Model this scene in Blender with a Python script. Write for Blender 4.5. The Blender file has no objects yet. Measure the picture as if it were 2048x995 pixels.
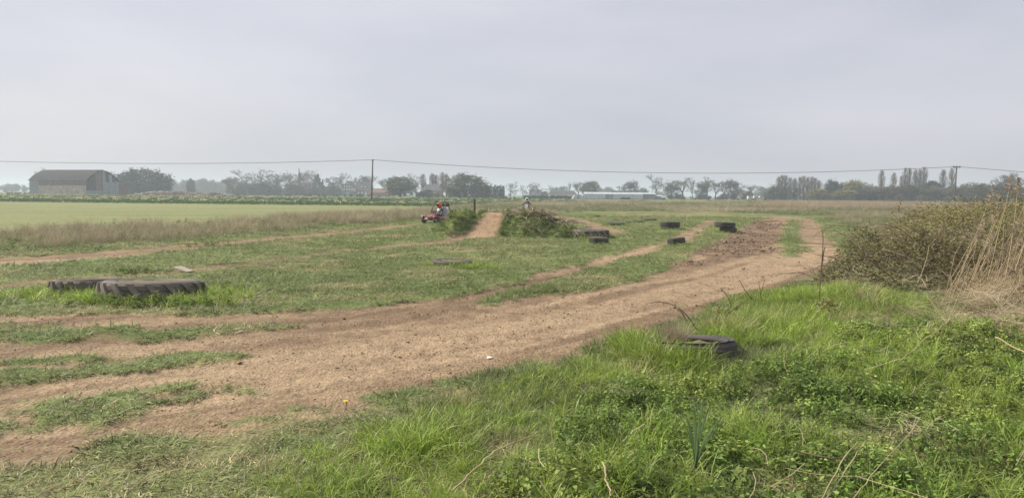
import bpy, bmesh, math, random
import numpy as np
from mathutils import Vector, Matrix

rng = np.random.default_rng(7)
random.seed(7)
R = math.radians
scene = bpy.context.scene
COL = scene.collection

# ------------------------------------------------------------------ camera
F, CX, CY, EYE = 1518.0, 1024.0, 497.5, 1.6      # focal length in photo pixels, eye height in metres
PITCH, ROLL = math.atan(109.0 / F), R(0.48)
_f = Vector((0, math.cos(PITCH), -math.sin(PITCH)))
_u0 = Vector((0, math.sin(PITCH), math.cos(PITCH)))
_r = math.cos(ROLL) * Vector((1, 0, 0)) + math.sin(ROLL) * _u0
_u = -math.sin(ROLL) * Vector((1, 0, 0)) + math.cos(ROLL) * _u0
cam_d = bpy.data.cameras.new("camera")
cam = bpy.data.objects.new("camera", cam_d)
COL.objects.link(cam)
cam.matrix_world = Matrix(((_r.x, _u.x, -_f.x, 0), (_r.y, _u.y, -_f.y, 0), (_r.z, _u.z, -_f.z, EYE), (0, 0, 0, 1)))
cam_d.sensor_fit = 'HORIZONTAL'
cam_d.angle = 2 * math.atan(1024.0 / F)
cam_d.clip_start = 0.05
cam_d.clip_end = 9000
scene.camera = cam

# ------------------------------------------------------------------ sky, sun, exposure
SUN_AZ, SUN_EL = R(-70), R(42)                     # azimuth from the view direction, negative is to the left
sun_dir = Vector((math.sin(SUN_AZ) * math.cos(SUN_EL), math.cos(SUN_AZ) * math.cos(SUN_EL), math.sin(SUN_EL)))
world = bpy.data.worlds.new("World")
scene.world = world
world.use_nodes = True
wn, wl = world.node_tree.nodes, world.node_tree.links
wn.clear()
out = wn.new("ShaderNodeOutputWorld")
bg = wn.new("ShaderNodeBackground")
sky = wn.new("ShaderNodeTexSky")
sky.sky_type = 'NISHITA'
sky.sun_disc = False
sky.sun_elevation = SUN_EL
sky.sun_rotation = SUN_AZ
sky.air_density = 1.0
sky.dust_density = 3.0
sky.ozone_density = 1.0
tc = wn.new("ShaderNodeTexCoord")
mp = wn.new("ShaderNodeMapping")
mp.inputs['Scale'].default_value = (1.0, 1.3, 3.6)
nz = wn.new("ShaderNodeTexNoise")
nz.inputs['Scale'].default_value = 1.7
nz.inputs['Detail'].default_value = 5
nz.inputs['Roughness'].default_value = 0.5
cr = wn.new("ShaderNodeValToRGB")
cr.color_ramp.elements[0].position = 0.36
cr.color_ramp.elements[0].color = (4.55, 4.60, 5.28, 1)
cr.color_ramp.elements[1].position = 0.66
cr.color_ramp.elements[1].color = (5.90, 5.80, 6.25, 1)
mx = wn.new("ShaderNodeMix")
mx.data_type = 'RGBA'
mx.inputs['Factor'].default_value = 0.80            # a thin sheet of high cloud over the blue
wl.new(tc.outputs['Generated'], mp.inputs['Vector'])
wl.new(mp.outputs['Vector'], nz.inputs['Vector'])
wl.new(nz.outputs['Fac'], cr.inputs['Fac'])
wl.new(sky.outputs['Color'], mx.inputs['A'])
wl.new(cr.outputs['Color'], mx.inputs['B'])
wl.new(mx.outputs['Result'], bg.inputs['Color'])
bg.inputs['Strength'].default_value = 0.115
wl.new(bg.outputs['Background'], out.inputs['Surface'])

sun_d = bpy.data.lights.new("sun", 'SUN')
sun_d.energy = 5.0
sun_d.angle = R(1.5)
sun_d.color = (1.0, 0.91, 0.77)
sun = bpy.data.objects.new("sun", sun_d)
COL.objects.link(sun)
sun.location = (-40, 30, 60)
sun.rotation_euler = sun_dir.to_track_quat('Z', 'Y').to_euler()

vs = scene.view_settings
vs.view_transform = 'Standard'
vs.look = 'None'
vs.exposure = 0.18
vs.gamma = 1.0
vs.use_curve_mapping = False
scene.render.engine = 'CYCLES'
cy = scene.cycles
cy.max_bounces = 6
cy.diffuse_bounces = 3
cy.glossy_bounces = 2
cy.transmission_bounces = 4
cy.transparent_max_bounces = 8
cy.volume_bounces = 1
cy.use_denoising = True

# ------------------------------------------------------------------ helpers
def ray(px, py):
    return _f + _r * ((px - CX) / F) - _u * ((py - CY) / F)

def G(px, py, z=0.0):
    """point of the plane at height z seen at a photo pixel"""
    d = ray(px, py)
    t = (z - EYE) / d.z
    return Vector((d.x * t, d.y * t, z))

def at(px, py, dist):
    """point at forward distance dist (world Y) seen at a photo pixel"""
    d = ray(px, py)
    t = dist / d.y
    return Vector((d.x * t, dist, EYE + d.z * t))

def poly(pts):
    return np.array([[G(x, y).x, G(x, y).y] for x, y in pts])

def _hash(ix, iy, s):
    h = (ix.astype(np.int64) * 374761393 + iy.astype(np.int64) * 668265263 + s * 1442695041) & 0x7fffffff
    h = ((h ^ (h >> 13)) * 1274126177) & 0x7fffffff
    h = (h ^ (h >> 16)) & 0xffff
    return h / 65535.0

def vnoise(x, y, s=0):
    ix, iy = np.floor(x), np.floor(y)
    fx, fy = x - ix, y - iy
    fx, fy = fx * fx * (3 - 2 * fx), fy * fy * (3 - 2 * fy)
    a, b = _hash(ix, iy, s), _hash(ix + 1, iy, s)
    c, d = _hash(ix, iy + 1, s), _hash(ix + 1, iy + 1, s)
    return (a * (1 - fx) + b * fx) * (1 - fy) + (c * (1 - fx) + d * fx) * fy

def fbm(x, y, s=0, o=4):
    t, a, n = 0, 0.5, 0
    for i in range(o):
        t = t + a * vnoise(x, y, s + i * 17)
        n += a
        a *= 0.5
        x, y = x * 2.03 + 11.3, y * 2.03 + 5.7
    return t / n

def sst(a, b, x):
    t = np.clip((x - a) / (b - a), 0, 1)
    return t * t * (3 - 2 * t)

def sdist(P, x, y):
    """signed distance to a polygon, positive inside"""
    d = np.full(x.shape, 1e9)
    ins = np.zeros(x.shape, bool)
    n = len(P)
    for i in range(n):
        ax, ay = P[i]
        bx, by = P[(i + 1) % n]
        ex, ey = bx - ax, by - ay
        wx, wy = x - ax, y - ay
        t = np.clip((wx * ex + wy * ey) / (ex * ex + ey * ey + 1e-12), 0, 1)
        d = np.minimum(d, (wx - t * ex) ** 2 + (wy - t * ey) ** 2)
        c = ((ay > y) != (by > y))
        if by != ay:
            ins ^= c & (x < ex * (y - ay) / (by - ay) + ax)
    d = np.sqrt(d)
    return np.where(ins, d, -d)

def mesh_np(name, V, Fq, mats=(), smooth=False):
    """mesh from an (n,3) array and an (m,k) face array, or a list of face arrays"""
    me = bpy.data.meshes.new(name)
    V = np.asarray(V, np.float32)
    if not isinstance(Fq, (list, tuple)):
        Fq = [Fq]
    Fq = [np.asarray(f, np.int32) for f in Fq if len(f)]
    loops = np.concatenate([f.ravel() for f in Fq])
    tot = np.concatenate([np.full(len(f), f.shape[1], np.int32) for f in Fq])
    st = np.concatenate([[0], np.cumsum(tot)[:-1]]).astype(np.int32)
    me.vertices.add(len(V))
    me.vertices.foreach_set("co", V.ravel())
    me.loops.add(len(loops))
    me.loops.foreach_set("vertex_index", loops)
    me.polygons.add(len(tot))
    me.polygons.foreach_set("loop_start", st)
    me.polygons.foreach_set("loop_total", tot)
    if smooth:
        me.polygons.foreach_set("use_smooth", np.ones(len(tot), bool))
    for m in mats:
        me.materials.append(m)
    me.update(calc_edges=True)
    return me

def link(name, me, parent=None, loc=None):
    o = bpy.data.objects.new(name, me)
    COL.objects.link(o)
    if parent is not None:
        o.parent = parent
    if loc is not None:
        o.location = loc
    return o

def tag(o, label=None, cat=None, group=None, kind=None):
    if label: o["label"] = label
    if cat: o["category"] = cat
    if group: o["group"] = group
    if kind: o["kind"] = kind
    return o

def empty(name, loc, rz=0.0, label=None, cat=None, group=None):
    o = link(name, None, None, loc)
    o.rotation_euler = (0, 0, rz)
    return tag(o, label, cat, group)

class MB:
    """collects boxes, bars, tubes and sheets into ONE mesh"""
    def __init__(self):
        self.v, self.f = [], []
    def add(self, vs_, fs_):
        n = len(self.v)
        self.v += [tuple(p) for p in vs_]
        self.f += [tuple(i + n for i in f) for f in fs_]
        return self
    def box(self, a, b):
        (x0, y0, z0), (x1, y1, z1) = a, b
        return self.add([(x0, y0, z0), (x1, y0, z0), (x1, y1, z0), (x0, y1, z0), (x0, y0, z1), (x1, y0, z1), (x1, y1, z1), (x0, y1, z1)],
                        [(0, 3, 2, 1), (4, 5, 6, 7), (0, 1, 5, 4), (1, 2, 6, 5), (2, 3, 7, 6), (3, 0, 4, 7)])
    def tube(self, pts, rad, n=6, cap=True):
        pts = [Vector(p) for p in pts]
        if not hasattr(rad, '__len__'):
            rad = [rad] * len(pts)
        rings = []
        ref = Vector((0.13, 0.21, 0.97))
        for i, p in enumerate(pts):
            t = (pts[min(i + 1, len(pts) - 1)] - pts[max(i - 1, 0)]).normalized()
            if abs(t.dot(ref)) > 0.97:
                ref = Vector((0.9, 0.3, 0.1))
            s = t.cross(ref).normalized()
            w = t.cross(s)
            rings.append([p + (s * math.cos(2 * math.pi * k / n) + w * math.sin(2 * math.pi * k / n)) * rad[i] for k in range(n)])
        vs_ = [q for r_ in rings for q in r_]
        fs_ = [(i * n + k, i * n + (k + 1) % n, (i + 1) * n + (k + 1) % n, (i + 1) * n + k) for i in range(len(pts) - 1) for k in range(n)]
        if cap:
            fs_ += [tuple(range(n - 1, -1, -1)), tuple((len(pts) - 1) * n + k for k in range(n))]
        return self.add(vs_, fs_)
    def lathe(self, prof, n=24, axis='z', closed=False):
        m = len(prof)
        vs_ = []
        for k in range(n):
            a = 2 * math.pi * k / n
            for r_, h in prof:
                c, s = r_ * math.cos(a), r_ * math.sin(a)
                vs_.append({'z': (c, s, h), 'x': (h, c, s), 'y': (c, h, s)}[axis])
        fs_ = []
        for k in range(n):
            k2 = (k + 1) % n
            for j in range(m if closed else m - 1):
                j2 = (j + 1) % m
                fs_.append((k * m + j, k2 * m + j, k2 * m + j2, k * m + j2))
        return self.add(vs_, fs_)
    def xf(self, M):
        self.v = [tuple(M @ Vector(p)) for p in self.v]
        return self
    def mesh(self, name, mat=None, smooth=False):
        me = bpy.data.meshes.new(name)
        me.from_pydata(self.v, [], self.f)
        if mat: me.materials.append(mat)
        if smooth:
            me.polygons.foreach_set("use_smooth", np.ones(len(me.polygons), bool))
        me.update()
        return me
    def build(self, name, mat, parent=None, loc=None, smooth=False):
        return link(name, self.mesh(name, mat, smooth), parent, loc)

# ------------------------------------------------------------------ materials
MATS = {}
def new_mat(name):
    m = bpy.data.materials.new(name)
    m.use_nodes = True
    n = m.node_tree.nodes
    MATS[name] = m
    return m, n, m.node_tree.links, n["Principled BSDF"]

def mat_plain(name, col, rough=0.8, var=0.25, scale=6.0, bump=0.0, metal=0.0, col2=None, spec=0.3, coord='Object'):
    """a colour with procedural wear: two noise scales mix it with col2"""
    m, n, l, b = new_mat(name)
    t = n.new("ShaderNodeTexCoord")
    z = n.new("ShaderNodeTexNoise")
    z.inputs['Scale'].default_value = scale
    z.inputs['Detail'].default_value = 6
    z.inputs['Roughness'].default_value = 0.65
    l.new(t.outputs[coord], z.inputs['Vector'])
    r_ = n.new("ShaderNodeValToRGB")
    r_.color_ramp.elements[0].position = 0.32
    r_.color_ramp.elements[1].position = 0.66
    c2 = col2 if col2 else tuple(min(1, c * (1 + var)) for c in col)
    c1 = col if col2 else tuple(c * (1 - var) for c in col)
    r_.color_ramp.elements[0].color = (*c1, 1)
    r_.color_ramp.elements[1].color = (*c2, 1)
    l.new(z.outputs['Fac'], r_.inputs['Fac'])
    l.new(r_.outputs['Color'], b.inputs['Base Color'])
    b.inputs['Roughness'].default_value = rough
    b.inputs['Metallic'].default_value = metal
    b.inputs['Specular IOR Level'].default_value = spec
    if bump:
        bp = n.new("ShaderNodeBump")
        bp.inputs['Strength'].default_value = bump
        bp.inputs['Distance'].default_value = 0.02
        l.new(z.outputs['Fac'], bp.inputs['Height'])
        l.new(bp.outputs['Normal'], b.inputs['Normal'])
    return m

def mat_leaf(name, green, dry, trans=0.35, rough=0.55, spec=0.3, vscale=0.9, bright=0.35):
    """leaf or blade: per-blade 'tint', per-plant 'hue' (0 green .. 1 dry), broad patches over the field"""
    m, n, l, b = new_mat(name)
    a = n.new("ShaderNodeAttribute"); a.attribute_name = "tint"
    h = n.new("ShaderNodeAttribute"); h.attribute_name = "hue"; h.attribute_type = 'INSTANCER'
    oi = n.new("ShaderNodeObjectInfo")
    g = n.new("ShaderNodeNewGeometry")
    z = n.new("ShaderNodeTexNoise")
    z.inputs['Scale'].default_value = vscale
    z.inputs['Detail'].default_value = 3
    l.new(g.outputs['Position'], z.inputs['Vector'])
    def math_(op, x, y, clamp=False):
        q = n.new("ShaderNodeMath"); q.operation = op; q.use_clamp = clamp
        for i, v in enumerate((x, y)):
            if isinstance(v, (int, float)): q.inputs[i].default_value = v
            else: l.new(v, q.inputs[i])
        return q.outputs[0]
    # dryness: instance hue + some single blades that are dry
    t2 = math_('MULTIPLY', math_('SUBTRACT', a.outputs['Fac'], 0.80), 2.6, True)
    fac = math_('ADD', h.outputs['Fac'], t2, True)
    mx_ = n.new("ShaderNodeMix"); mx_.data_type = 'RGBA'
    mx_.inputs['A'].default_value = (*green, 1)
    mx_.inputs['B'].default_value = (*dry, 1)
    l.new(fac, mx_.inputs['Factor'])
    v = math_('ADD', math_('MULTIPLY', a.outputs['Fac'], bright), math_('MULTIPLY', oi.outputs['Random'], bright * 0.8))
    v = math_('ADD', v, math_('MULTIPLY', z.outputs['Fac'], 0.8))
    v = math_('ADD', v, 1 - bright * 0.9 - 0.4)
    sc = n.new("ShaderNodeVectorMath"); sc.operation = 'SCALE'
    l.new(mx_.outputs['Result'], sc.inputs[0])
    l.new(v, sc.inputs['Scale'])
    l.new(sc.outputs[0], b.inputs['Base Color'])
    b.inputs['Roughness'].default_value = rough
    b.inputs['Specular IOR Level'].default_value = spec
    tr = n.new("ShaderNodeBsdfTranslucent")
    l.new(sc.outputs[0], tr.inputs['Color'])
    ms = n.new("ShaderNodeMixShader")
    ms.inputs[0].default_value = trans
    l.new(b.outputs[0], ms.inputs[1])
    l.new(tr.outputs[0], ms.inputs[2])
    l.new(ms.outputs[0], n["Material Output"].inputs['Surface'])
    return m

def scatter(name, protos, P, rz, scl, hue, tilt=None, idx=None, label=None, parent=None, cat=None):
    """one object of kind stuff: plants of the given shapes set at the points P (geometry nodes)"""
    n = len(P)
    me = bpy.data.meshes.new(name)
    me.vertices.add(n)
    me.vertices.foreach_set("co", np.asarray(P, np.float32).ravel())
    def attr(nm, typ, arr, key):
        a = me.attributes.new(nm, typ, 'POINT')
        a.data.foreach_set(key, np.asarray(arr).ravel())
    rot = np.zeros((n, 3), np.float32)
    rot[:, 2] = rz
    if tilt is not None:
        rot[:, :2] = tilt
    attr("rot", 'FLOAT_VECTOR', rot, "vector")
    scl = np.asarray(scl, np.float32)
    if scl.ndim == 1:
        scl = np.repeat(scl[:, None], 3, 1)
    attr("scl", 'FLOAT_VECTOR', scl.astype(np.float32), "vector")
    attr("hue", 'FLOAT', np.asarray(hue, np.float32), "value")
    if idx is None:
        idx = rng.integers(0, len(protos), n)
    attr("idx", 'INT', np.asarray(idx, np.int32), "value")
    o = link(name, me, parent)
    ng = bpy.data.node_groups.new(name, 'GeometryNodeTree')
    ng.interface.new_socket("Geometry", in_out='INPUT', socket_type='NodeSocketGeometry')
    ng.interface.new_socket("Geometry", in_out='OUTPUT', socket_type='NodeSocketGeometry')
    N, L = ng.nodes, ng.links
    gi, go = N.new("NodeGroupInput"), N.new("NodeGroupOutput")
    iop = N.new("GeometryNodeInstanceOnPoints")
    jn = N.new("GeometryNodeJoinGeometry")
    for p in protos:
        oi = N.new("GeometryNodeObjectInfo")
        oi.inputs['Object'].default_value = p
        gti = N.new("GeometryNodeGeometryToInstance")
        L.new(oi.outputs['Geometry'], gti.inputs[0])
        L.new(gti.outputs[0], jn.inputs[0])
    def na(nm, typ):
        q = N.new("GeometryNodeInputNamedAttribute")
        q.data_type = typ
        q.inputs['Name'].default_value = nm
        return [s for s in q.outputs if s.enabled and s.name == 'Attribute'][0]
    L.new(gi.outputs[0], iop.inputs['Points'])
    L.new(jn.outputs[0], iop.inputs['Instance'])
    iop.inputs['Pick Instance'].default_value = True
    L.new(na("idx", 'INT'), iop.inputs['Instance Index'])
    L.new(na("rot", 'FLOAT_VECTOR'), iop.inputs['Rotation'])
    L.new(na("scl", 'FLOAT_VECTOR'), iop.inputs['Scale'])
    L.new(iop.outputs[0], go.inputs[0])
    md = o.modifiers.new("plants", 'NODES')
    md.node_group = ng
    return tag(o, label, cat, None, 'stuff')
# ------------------------------------------------------------------ the ground: heights, tracks, fields
MAIN = poly([(-500, 985), (0, 938), (150, 925), (200, 905), (330, 868), (420, 850), (520, 838), (600, 825), (690, 808), (790, 785), (900, 762),
             (1000, 745), (1100, 722), (1200, 697), (1260, 678), (1330, 655), (1420, 625), (1500, 600), (1600, 572), (1650, 545), (1692, 522),
             (1685, 503), (1660, 480), (1645, 455), (1634, 441), (1600, 434.5), (1540, 432), (1470, 431), (1500, 434.5), (1545, 437), (1520, 440), (1495, 447), (1470, 462), (1440, 478), (1395, 500), (1375, 520), (1330, 545),
             (1280, 562), (1200, 578), (1110, 590), (1050, 598), (965, 611), (1000, 592), (1100, 564), (1200, 532), (1280, 510), (1340, 494), (1385, 480), (1410, 458), (1440, 442),
             (1405, 441), (1370, 464), (1330, 482), (1260, 500), (1180, 520), (1100, 541), (1040, 562), (960, 585), (900, 596), (800, 604),
             (700, 615), (600, 622), (500, 627), (430, 632), (300, 631), (0, 632), (-500, 634)])
ISLES = [poly(p) for p in (
    [(1576, 442), (1602, 440), (1596, 470), (1602, 497), (1590, 516), (1566, 514), (1561, 480), (1570, 455)],
    [(-500, 655), (0, 650), (150, 653), (300, 657), (420, 653), (545, 640), (600, 655), (500, 664), (400, 671), (250, 679), (100, 687), (0, 690), (-500, 695)],
    [(-500, 735), (0, 723), (120, 716), (250, 711), (350, 709), (485, 712), (400, 725), (350, 742), (220, 760), (100, 770), (30, 770), (0, 766), (-500, 775)])]
PATCH = [poly(p) for p in (
    [(-500, 815), (0, 800), (120, 790), (250, 783), (350, 780), (430, 785), (510, 794), (440, 802), (330, 815), (330, 835), (260, 850), (200, 868), (60, 888), (0, 895), (-500, 925)],)]
def band(c):
    """strip of ground along a centre line of (x, y, half width) in photo pixels"""
    return poly([(x, y - w) for x, y, w in c] + [(x, y + w) for x, y, w in reversed(c)])
PATHS = [band([(-500, 572, 9), (0, 525, 8), (150, 514, 8), (300, 502, 6), (420, 490, 5), (560, 477, 4.5), (700, 464, 4), (800, 453, 3), (850, 447, 2.5)]),
         band([(-400, 600, 8), (0, 573, 5), (180, 558, 4), (330, 547, 4), (440, 536, 5), (560, 521, 3), (650, 508, 2.5), (750, 497, 3), (850, 487, 4), (925, 477, 5)]),
         poly([(1090, 430), (1160, 437), (1220, 454), (1262, 467), (1222, 472), (1190, 459), (1150, 446), (1090, 440)])]
FAINT = [band([(470, 547, 3), (600, 530, 4), (700, 520, 4), (900, 506, 3), (1000, 498, 2)]),
         band([(-400, 612, 5), (0, 592, 5), (60, 588, 4), (110, 583, 2)]),
         poly([(1200, 426), (1420, 425), (1560, 436), (1400, 434), (1200, 432)])]
MUD = poly([(1505, 441), (1565, 440), (1560, 470), (1562, 500), (1530, 512), (1440, 525), (1340, 540), (1280, 556), (1300, 545), (1370, 520), (1390, 500), (1440, 478), (1475, 460)])
CROP = poly([(-900, 480), (-300, 468), (0, 468), (200, 460), (400, 452), (600, 440), (800, 427), (890, 419), (870, 413.5), (500, 409.5), (0, 404), (-900, 397)])
# the jump: a ramp between two banks
RB, RT = np.array([-1.42, 27.2]), np.array([-0.66, 29.3])
RAMP = np.array([[-2.2, 26.7], [-0.70, 27.0], [-0.20, 29.3], [-0.18, 30.6], [-1.10, 30.6], [-1.12, 29.3], [-1.95, 27.4]])

def mound(x, y):
    def bump(cx, cy, rx, ry, h):
        q = ((x - cx) / rx) ** 2 + ((y - cy) / ry) ** 2
        return h * np.clip(1 - q, 0, 1) ** 0.8
    n = fbm(x * 1.7, y * 1.7, 5, 3) - 0.5
    banks = np.maximum.reduce([bump(-1.95, 29.4, 0.95, 2.1, 0.86), bump(-2.3, 29.0, 0.9, 1.7, 0.50), bump(0.75, 29.3, 1.3, 2.0, 0.86), bump(1.6, 28.9, 0.95, 1.6, 0.55), bump(-0.6, 30.6, 1.5, 1.9, 0.82)])
    banks = banks * (1 + 0.5 * n)
    t = np.clip((y - RB[1]) / (RT[1] - RB[1]), 0, 1)
    xc = RB[0] + t * (RT[0] - RB[0])
    hw = 0.70 - 0.22 * t
    ch = 1 - sst(hw - 0.05, hw + 0.38, np.abs(x - xc))
    rz_ = 0.85 * t ** 1.25 * (1 - sst(30.4, 33.0, y))
    return np.where(y < 34, banks * (1 - ch) + rz_ * ch, 0.0)

EDGE = MAIN[1:22]
def across(x, y):
    """distance from the near edge of the main track: wheel marks run along lines of equal distance"""
    q = np.full(x.shape, 1e9)
    for (ax, ay), (bx, by) in zip(EDGE[:-1], EDGE[1:]):
        t = np.clip(((x - ax) * (bx - ax) + (y - ay) * (by - ay)) / ((bx - ax) ** 2 + (by - ay) ** 2), 0, 1)
        q = np.minimum(q, (x - ax - t * (bx - ax)) ** 2 + (y - ay - t * (by - ay)) ** 2)
    return np.sqrt(q)

def masks(x, y):
    wx = x + 0.10 * (fbm(x * 5, y * 5, 21, 3) - 0.5) + 0.5 * (fbm(x * 0.8, y * 0.8, 22, 3) - 0.5)
    wy = y + 0.10 * (fbm(x * 5, y * 5, 23, 3) - 0.5) + 0.5 * (fbm(x * 0.8, y * 0.8, 24, 3) - 0.5)
    rag = 0.55 * (fbm(x * 2.6, y * 2.6, 31, 4) - 0.5) + 0.22 * (fbm(x * 9, y * 9, 32, 2) - 0.5)
    d = sst(-0.10, 0.10, sdist(MAIN, wx, wy) + rag * 0.8)
    for P in ISLES:
        d = d * (1 - sst(-0.10, 0.14, sdist(P, wx, wy) + rag))
    tuf = fbm(x * 2.2, y * 2.2, 41, 4)
    for P in PATCH:
        d = d * (1 - sst(0.45, 0.53, fbm(x * 3.6, y * 3.6, 42, 4)) * sst(-0.25, 0.2, sdist(P, wx, wy) + rag))
    for P in PATHS:
        d = np.maximum(d, sst(-0.12, 0.16, sdist(P, wx, wy) + rag * 0.5))
    d = np.maximum(d, sst(-0.02, 0.08, sdist(RAMP, x, y)))
    for P in FAINT:
        d = np.maximum(d, 0.8 * sst(-0.2, 0.3, sdist(P, wx, wy) + rag) * sst(0.40, 0.62, tuf))
    # worn thin grass along the near edge of the track
    near = sst(-0.9, -0.05, sdist(MAIN, wx, wy)) * (1 - sst(1.0, 3.5, x)) * (1 - sst(7.5, 9.5, y))
    d = np.maximum(d, near * (1 - sst(0.36, 0.50, tuf)) * 0.95)
    ramp_ = sst(-0.02, 0.08, sdist(RAMP, x, y))
    d = d * (1 - sst(0.08, 0.22, mound(x, y)) * (1 - ramp_))
    m = sst(-0.3, 0.6, sdist(MUD, wx, wy) + rag * 2.2) * d * sst(0.28, 0.46, fbm(x * 0.9 + 3, y * 0.9, 44, 4))
    return d, m

def height(x, y, d=None, m=None):
    if d is None:
        d, m = masks(x, y)
    r_ = np.hypot(x, y)
    fade = 1 - sst(60, 140, r_)
    z = 0.06 * (fbm(x * 0.35, y * 0.35, 51, 3) - 0.5) * fade
    z = z + 0.05 * (fbm(x * 2.0, y * 2.0, 52, 3) - 0.5) * (1 - d) * fade
    z = z + (0.035 * (fbm(x * 2.5, y * 2.5, 53, 4) - 0.5) + 0.022 * (fbm(x * 14, y * 14, 54, 3) - 0.5)) * d * fade
    # wheel ruts following the curve of the main track
    u = across(x, y) + 0.25 * (fbm(x * 0.5, y * 0.5, 55, 2) - 0.5)
    z = z + 0.06 * (fbm(u * 2.0, x * 0.12, 56, 3) - 0.5) * d * fade
    z = z + 0.16 * (fbm(x * 3.2, y * 3.2, 57, 4) - 0.45) * m
    z = z + 0.03 * (1 - d) * fade
    z = z + 0.16 * (fbm(x * 0.8, y * 0.8, 58, 2) - 0.5) * sst(0.0, 1.5, x) * (1 - sst(10, 13, y)) * (1 - d)
    z = z + 0.22 * sst(1.5, 6.0, x) * sst(3.0, 6.0, y) * (1 - sst(10.5, 13, y)) * (1 - d)      # the bank at the right
    return z + mound(x, y)

th_dense = np.arange(-41, 41.001, 0.13)
th = np.radians(np.concatenate([th_dense, np.arange(45, 316, 5.0)]))
rr = np.concatenate([np.linspace(0.25, 2.8, 14, endpoint=False), 2.8 * 1.0066 ** np.arange(0, 470), 62 * 1.022 ** np.arange(0, 90), 440 * 1.17 ** np.arange(0, 11)])
rr = np.unique(np.round(rr, 4))
TH, RR = np.meshgrid(th, rr)
gx, gy = (RR * np.sin(TH)), (RR * np.cos(TH))
gd, gm = masks(gx, gy)
gz = height(gx, gy, gd, gm)
nr, nt = gx.shape

def lerp(a, b, t):
    return np.asarray(a) * (1 - t[..., None]) + np.asarray(b) * t[..., None]

def ground_colour(x, y, d, m):
    s1, s2, s3 = fbm(x * 0.45, y * 0.45, 61, 4), fbm(x * 3, y * 3, 62, 4), fbm(x * 9, y * 9, 63, 3)
    g = lerp((0.105, 0.148, 0.044), (0.185, 0.222, 0.082), sst(0.25, 0.75, s1))
    g = lerp(g, (0.225, 0.19, 0.105), 0.55 * sst(0.5, 0.8, s2))
    soil = lerp((0.198, 0.138, 0.088), (0.305, 0.222, 0.140), sst(0.3, 0.7, s2 * 0.5 + s1 * 0.5))
    u = across(x, y) + 0.35 * (s1 - 0.5)
    soil = lerp(soil, (0.385, 0.288, 0.184), 0.7 * sst(0.47, 0.66, fbm(u * 1.5, x * 0.10, 64, 4)))
    soil = lerp(soil, (0.160, 0.108, 0.068), 0.75 * sst(0.54, 0.72, fbm(u * 2.4 + 7, x * 0.16, 67, 4)))
    soil = lerp(soil, (0.165, 0.112, 0.068), 0.5 * sst(0.55, 0.8, s3))
    soil = lerp(soil, lerp((0.105, 0.075, 0.052), (0.20, 0.14, 0.095), sst(0.35, 0.65, s2)), 0.8 * m)
    soil = lerp(soil, (0.42, 0.295, 0.185), 0.8 * sst(0.0, 0.25, sdist(RAMP, x, y)))          # the ramp soil is a paler tan
    c = lerp(g, soil, d)
    # the pale mown field and the land beyond
    cr_ = sst(-0.5, 0.5, sdist(CROP, x, y))
    row = np.clip(1.6 * fbm(x * 0.03 + y * 0.15, y * 0.7 - x * 0.25, 65, 3) - 0.3 - 0.25 * (np.abs(((y - 0.28 * x) / 9.0) % 1 - 0.5) < 0.05), 0, 1)
    c = lerp(c, lerp((0.185, 0.208, 0.088), (0.262, 0.272, 0.132), row), cr_)
    far = sst(75, 120, np.hypot(x, y)) * (1 - cr_)
    return lerp(c, lerp((0.11, 0.15, 0.055), (0.17, 0.19, 0.085), fbm(x * 0.03, y * 0.03, 66, 4)), far)

gc = ground_colour(gx, gy, gd, gm)

def mat_ground():
    m, n, l, b = new_mat("earth_and_turf")
    a = n.new("ShaderNodeAttribute"); a.attribute_name = "surface"
    g = n.new("ShaderNodeNewGeometry")
    z1 = n.new("ShaderNodeTexNoise"); z1.inputs['Scale'].default_value = 22; z1.inputs['Detail'].default_value = 8; z1.inputs['Roughness'].default_value = 0.7
    z2 = n.new("ShaderNodeTexNoise"); z2.inputs['Scale'].default_value = 3.0; z2.inputs['Detail'].default_value = 6
    vo = n.new("ShaderNodeTexVoronoi"); vo.inputs['Scale'].default_value = 38
    for q in (z1, z2, vo):
        l.new(g.outputs['Position'], q.inputs['Vector'])
    r1 = n.new("ShaderNodeMapRange"); r1.inputs['From Min'].default_value = 0.3; r1.inputs['From Max'].default_value = 0.7
    r1.inputs['To Min'].default_value = 0.55; r1.inputs['To Max'].default_value = 1.42
    r2 = n.new("ShaderNodeMapRange"); r2.inputs['From Min'].default_value = 0.3; r2.inputs['From Max'].default_value = 0.7
    r2.inputs['To Min'].default_value = 0.85; r2.inputs['To Max'].default_value = 1.15
    l.new(z1.outputs['Fac'], r1.inputs['Value']); l.new(z2.outputs['Fac'], r2.inputs['Value'])
    mu = n.new("ShaderNodeMath"); mu.operation = 'MULTIPLY'
    l.new(r1.outputs[0], mu.inputs[0]); l.new(r2.outputs[0], mu.inputs[1])
    sc = n.new("ShaderNodeVectorMath"); sc.operation = 'SCALE'
    l.new(a.outputs['Color'], sc.inputs[0]); l.new(mu.outputs[0], sc.inputs['Scale'])
    l.new(sc.outputs[0], b.inputs['Base Color'])
    b.inputs['Roughness'].default_value = 0.95
    b.inputs['Specular IOR Level'].default_value = 0.15
    ad = n.new("ShaderNodeMath"); ad.operation = 'ADD'
    l.new(z1.outputs['Fac'], ad.inputs[0]); l.new(vo.outputs['Distance'], ad.inputs[1])
    bp = n.new("ShaderNodeBump"); bp.inputs['Strength'].default_value = 0.7; bp.inputs['Distance'].default_value = 0.02
    l.new(ad.outputs[0], bp.inputs['Height']); l.new(bp.outputs['Normal'], b.inputs['Normal'])
    return m
M_GROUND = mat_ground()

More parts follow.
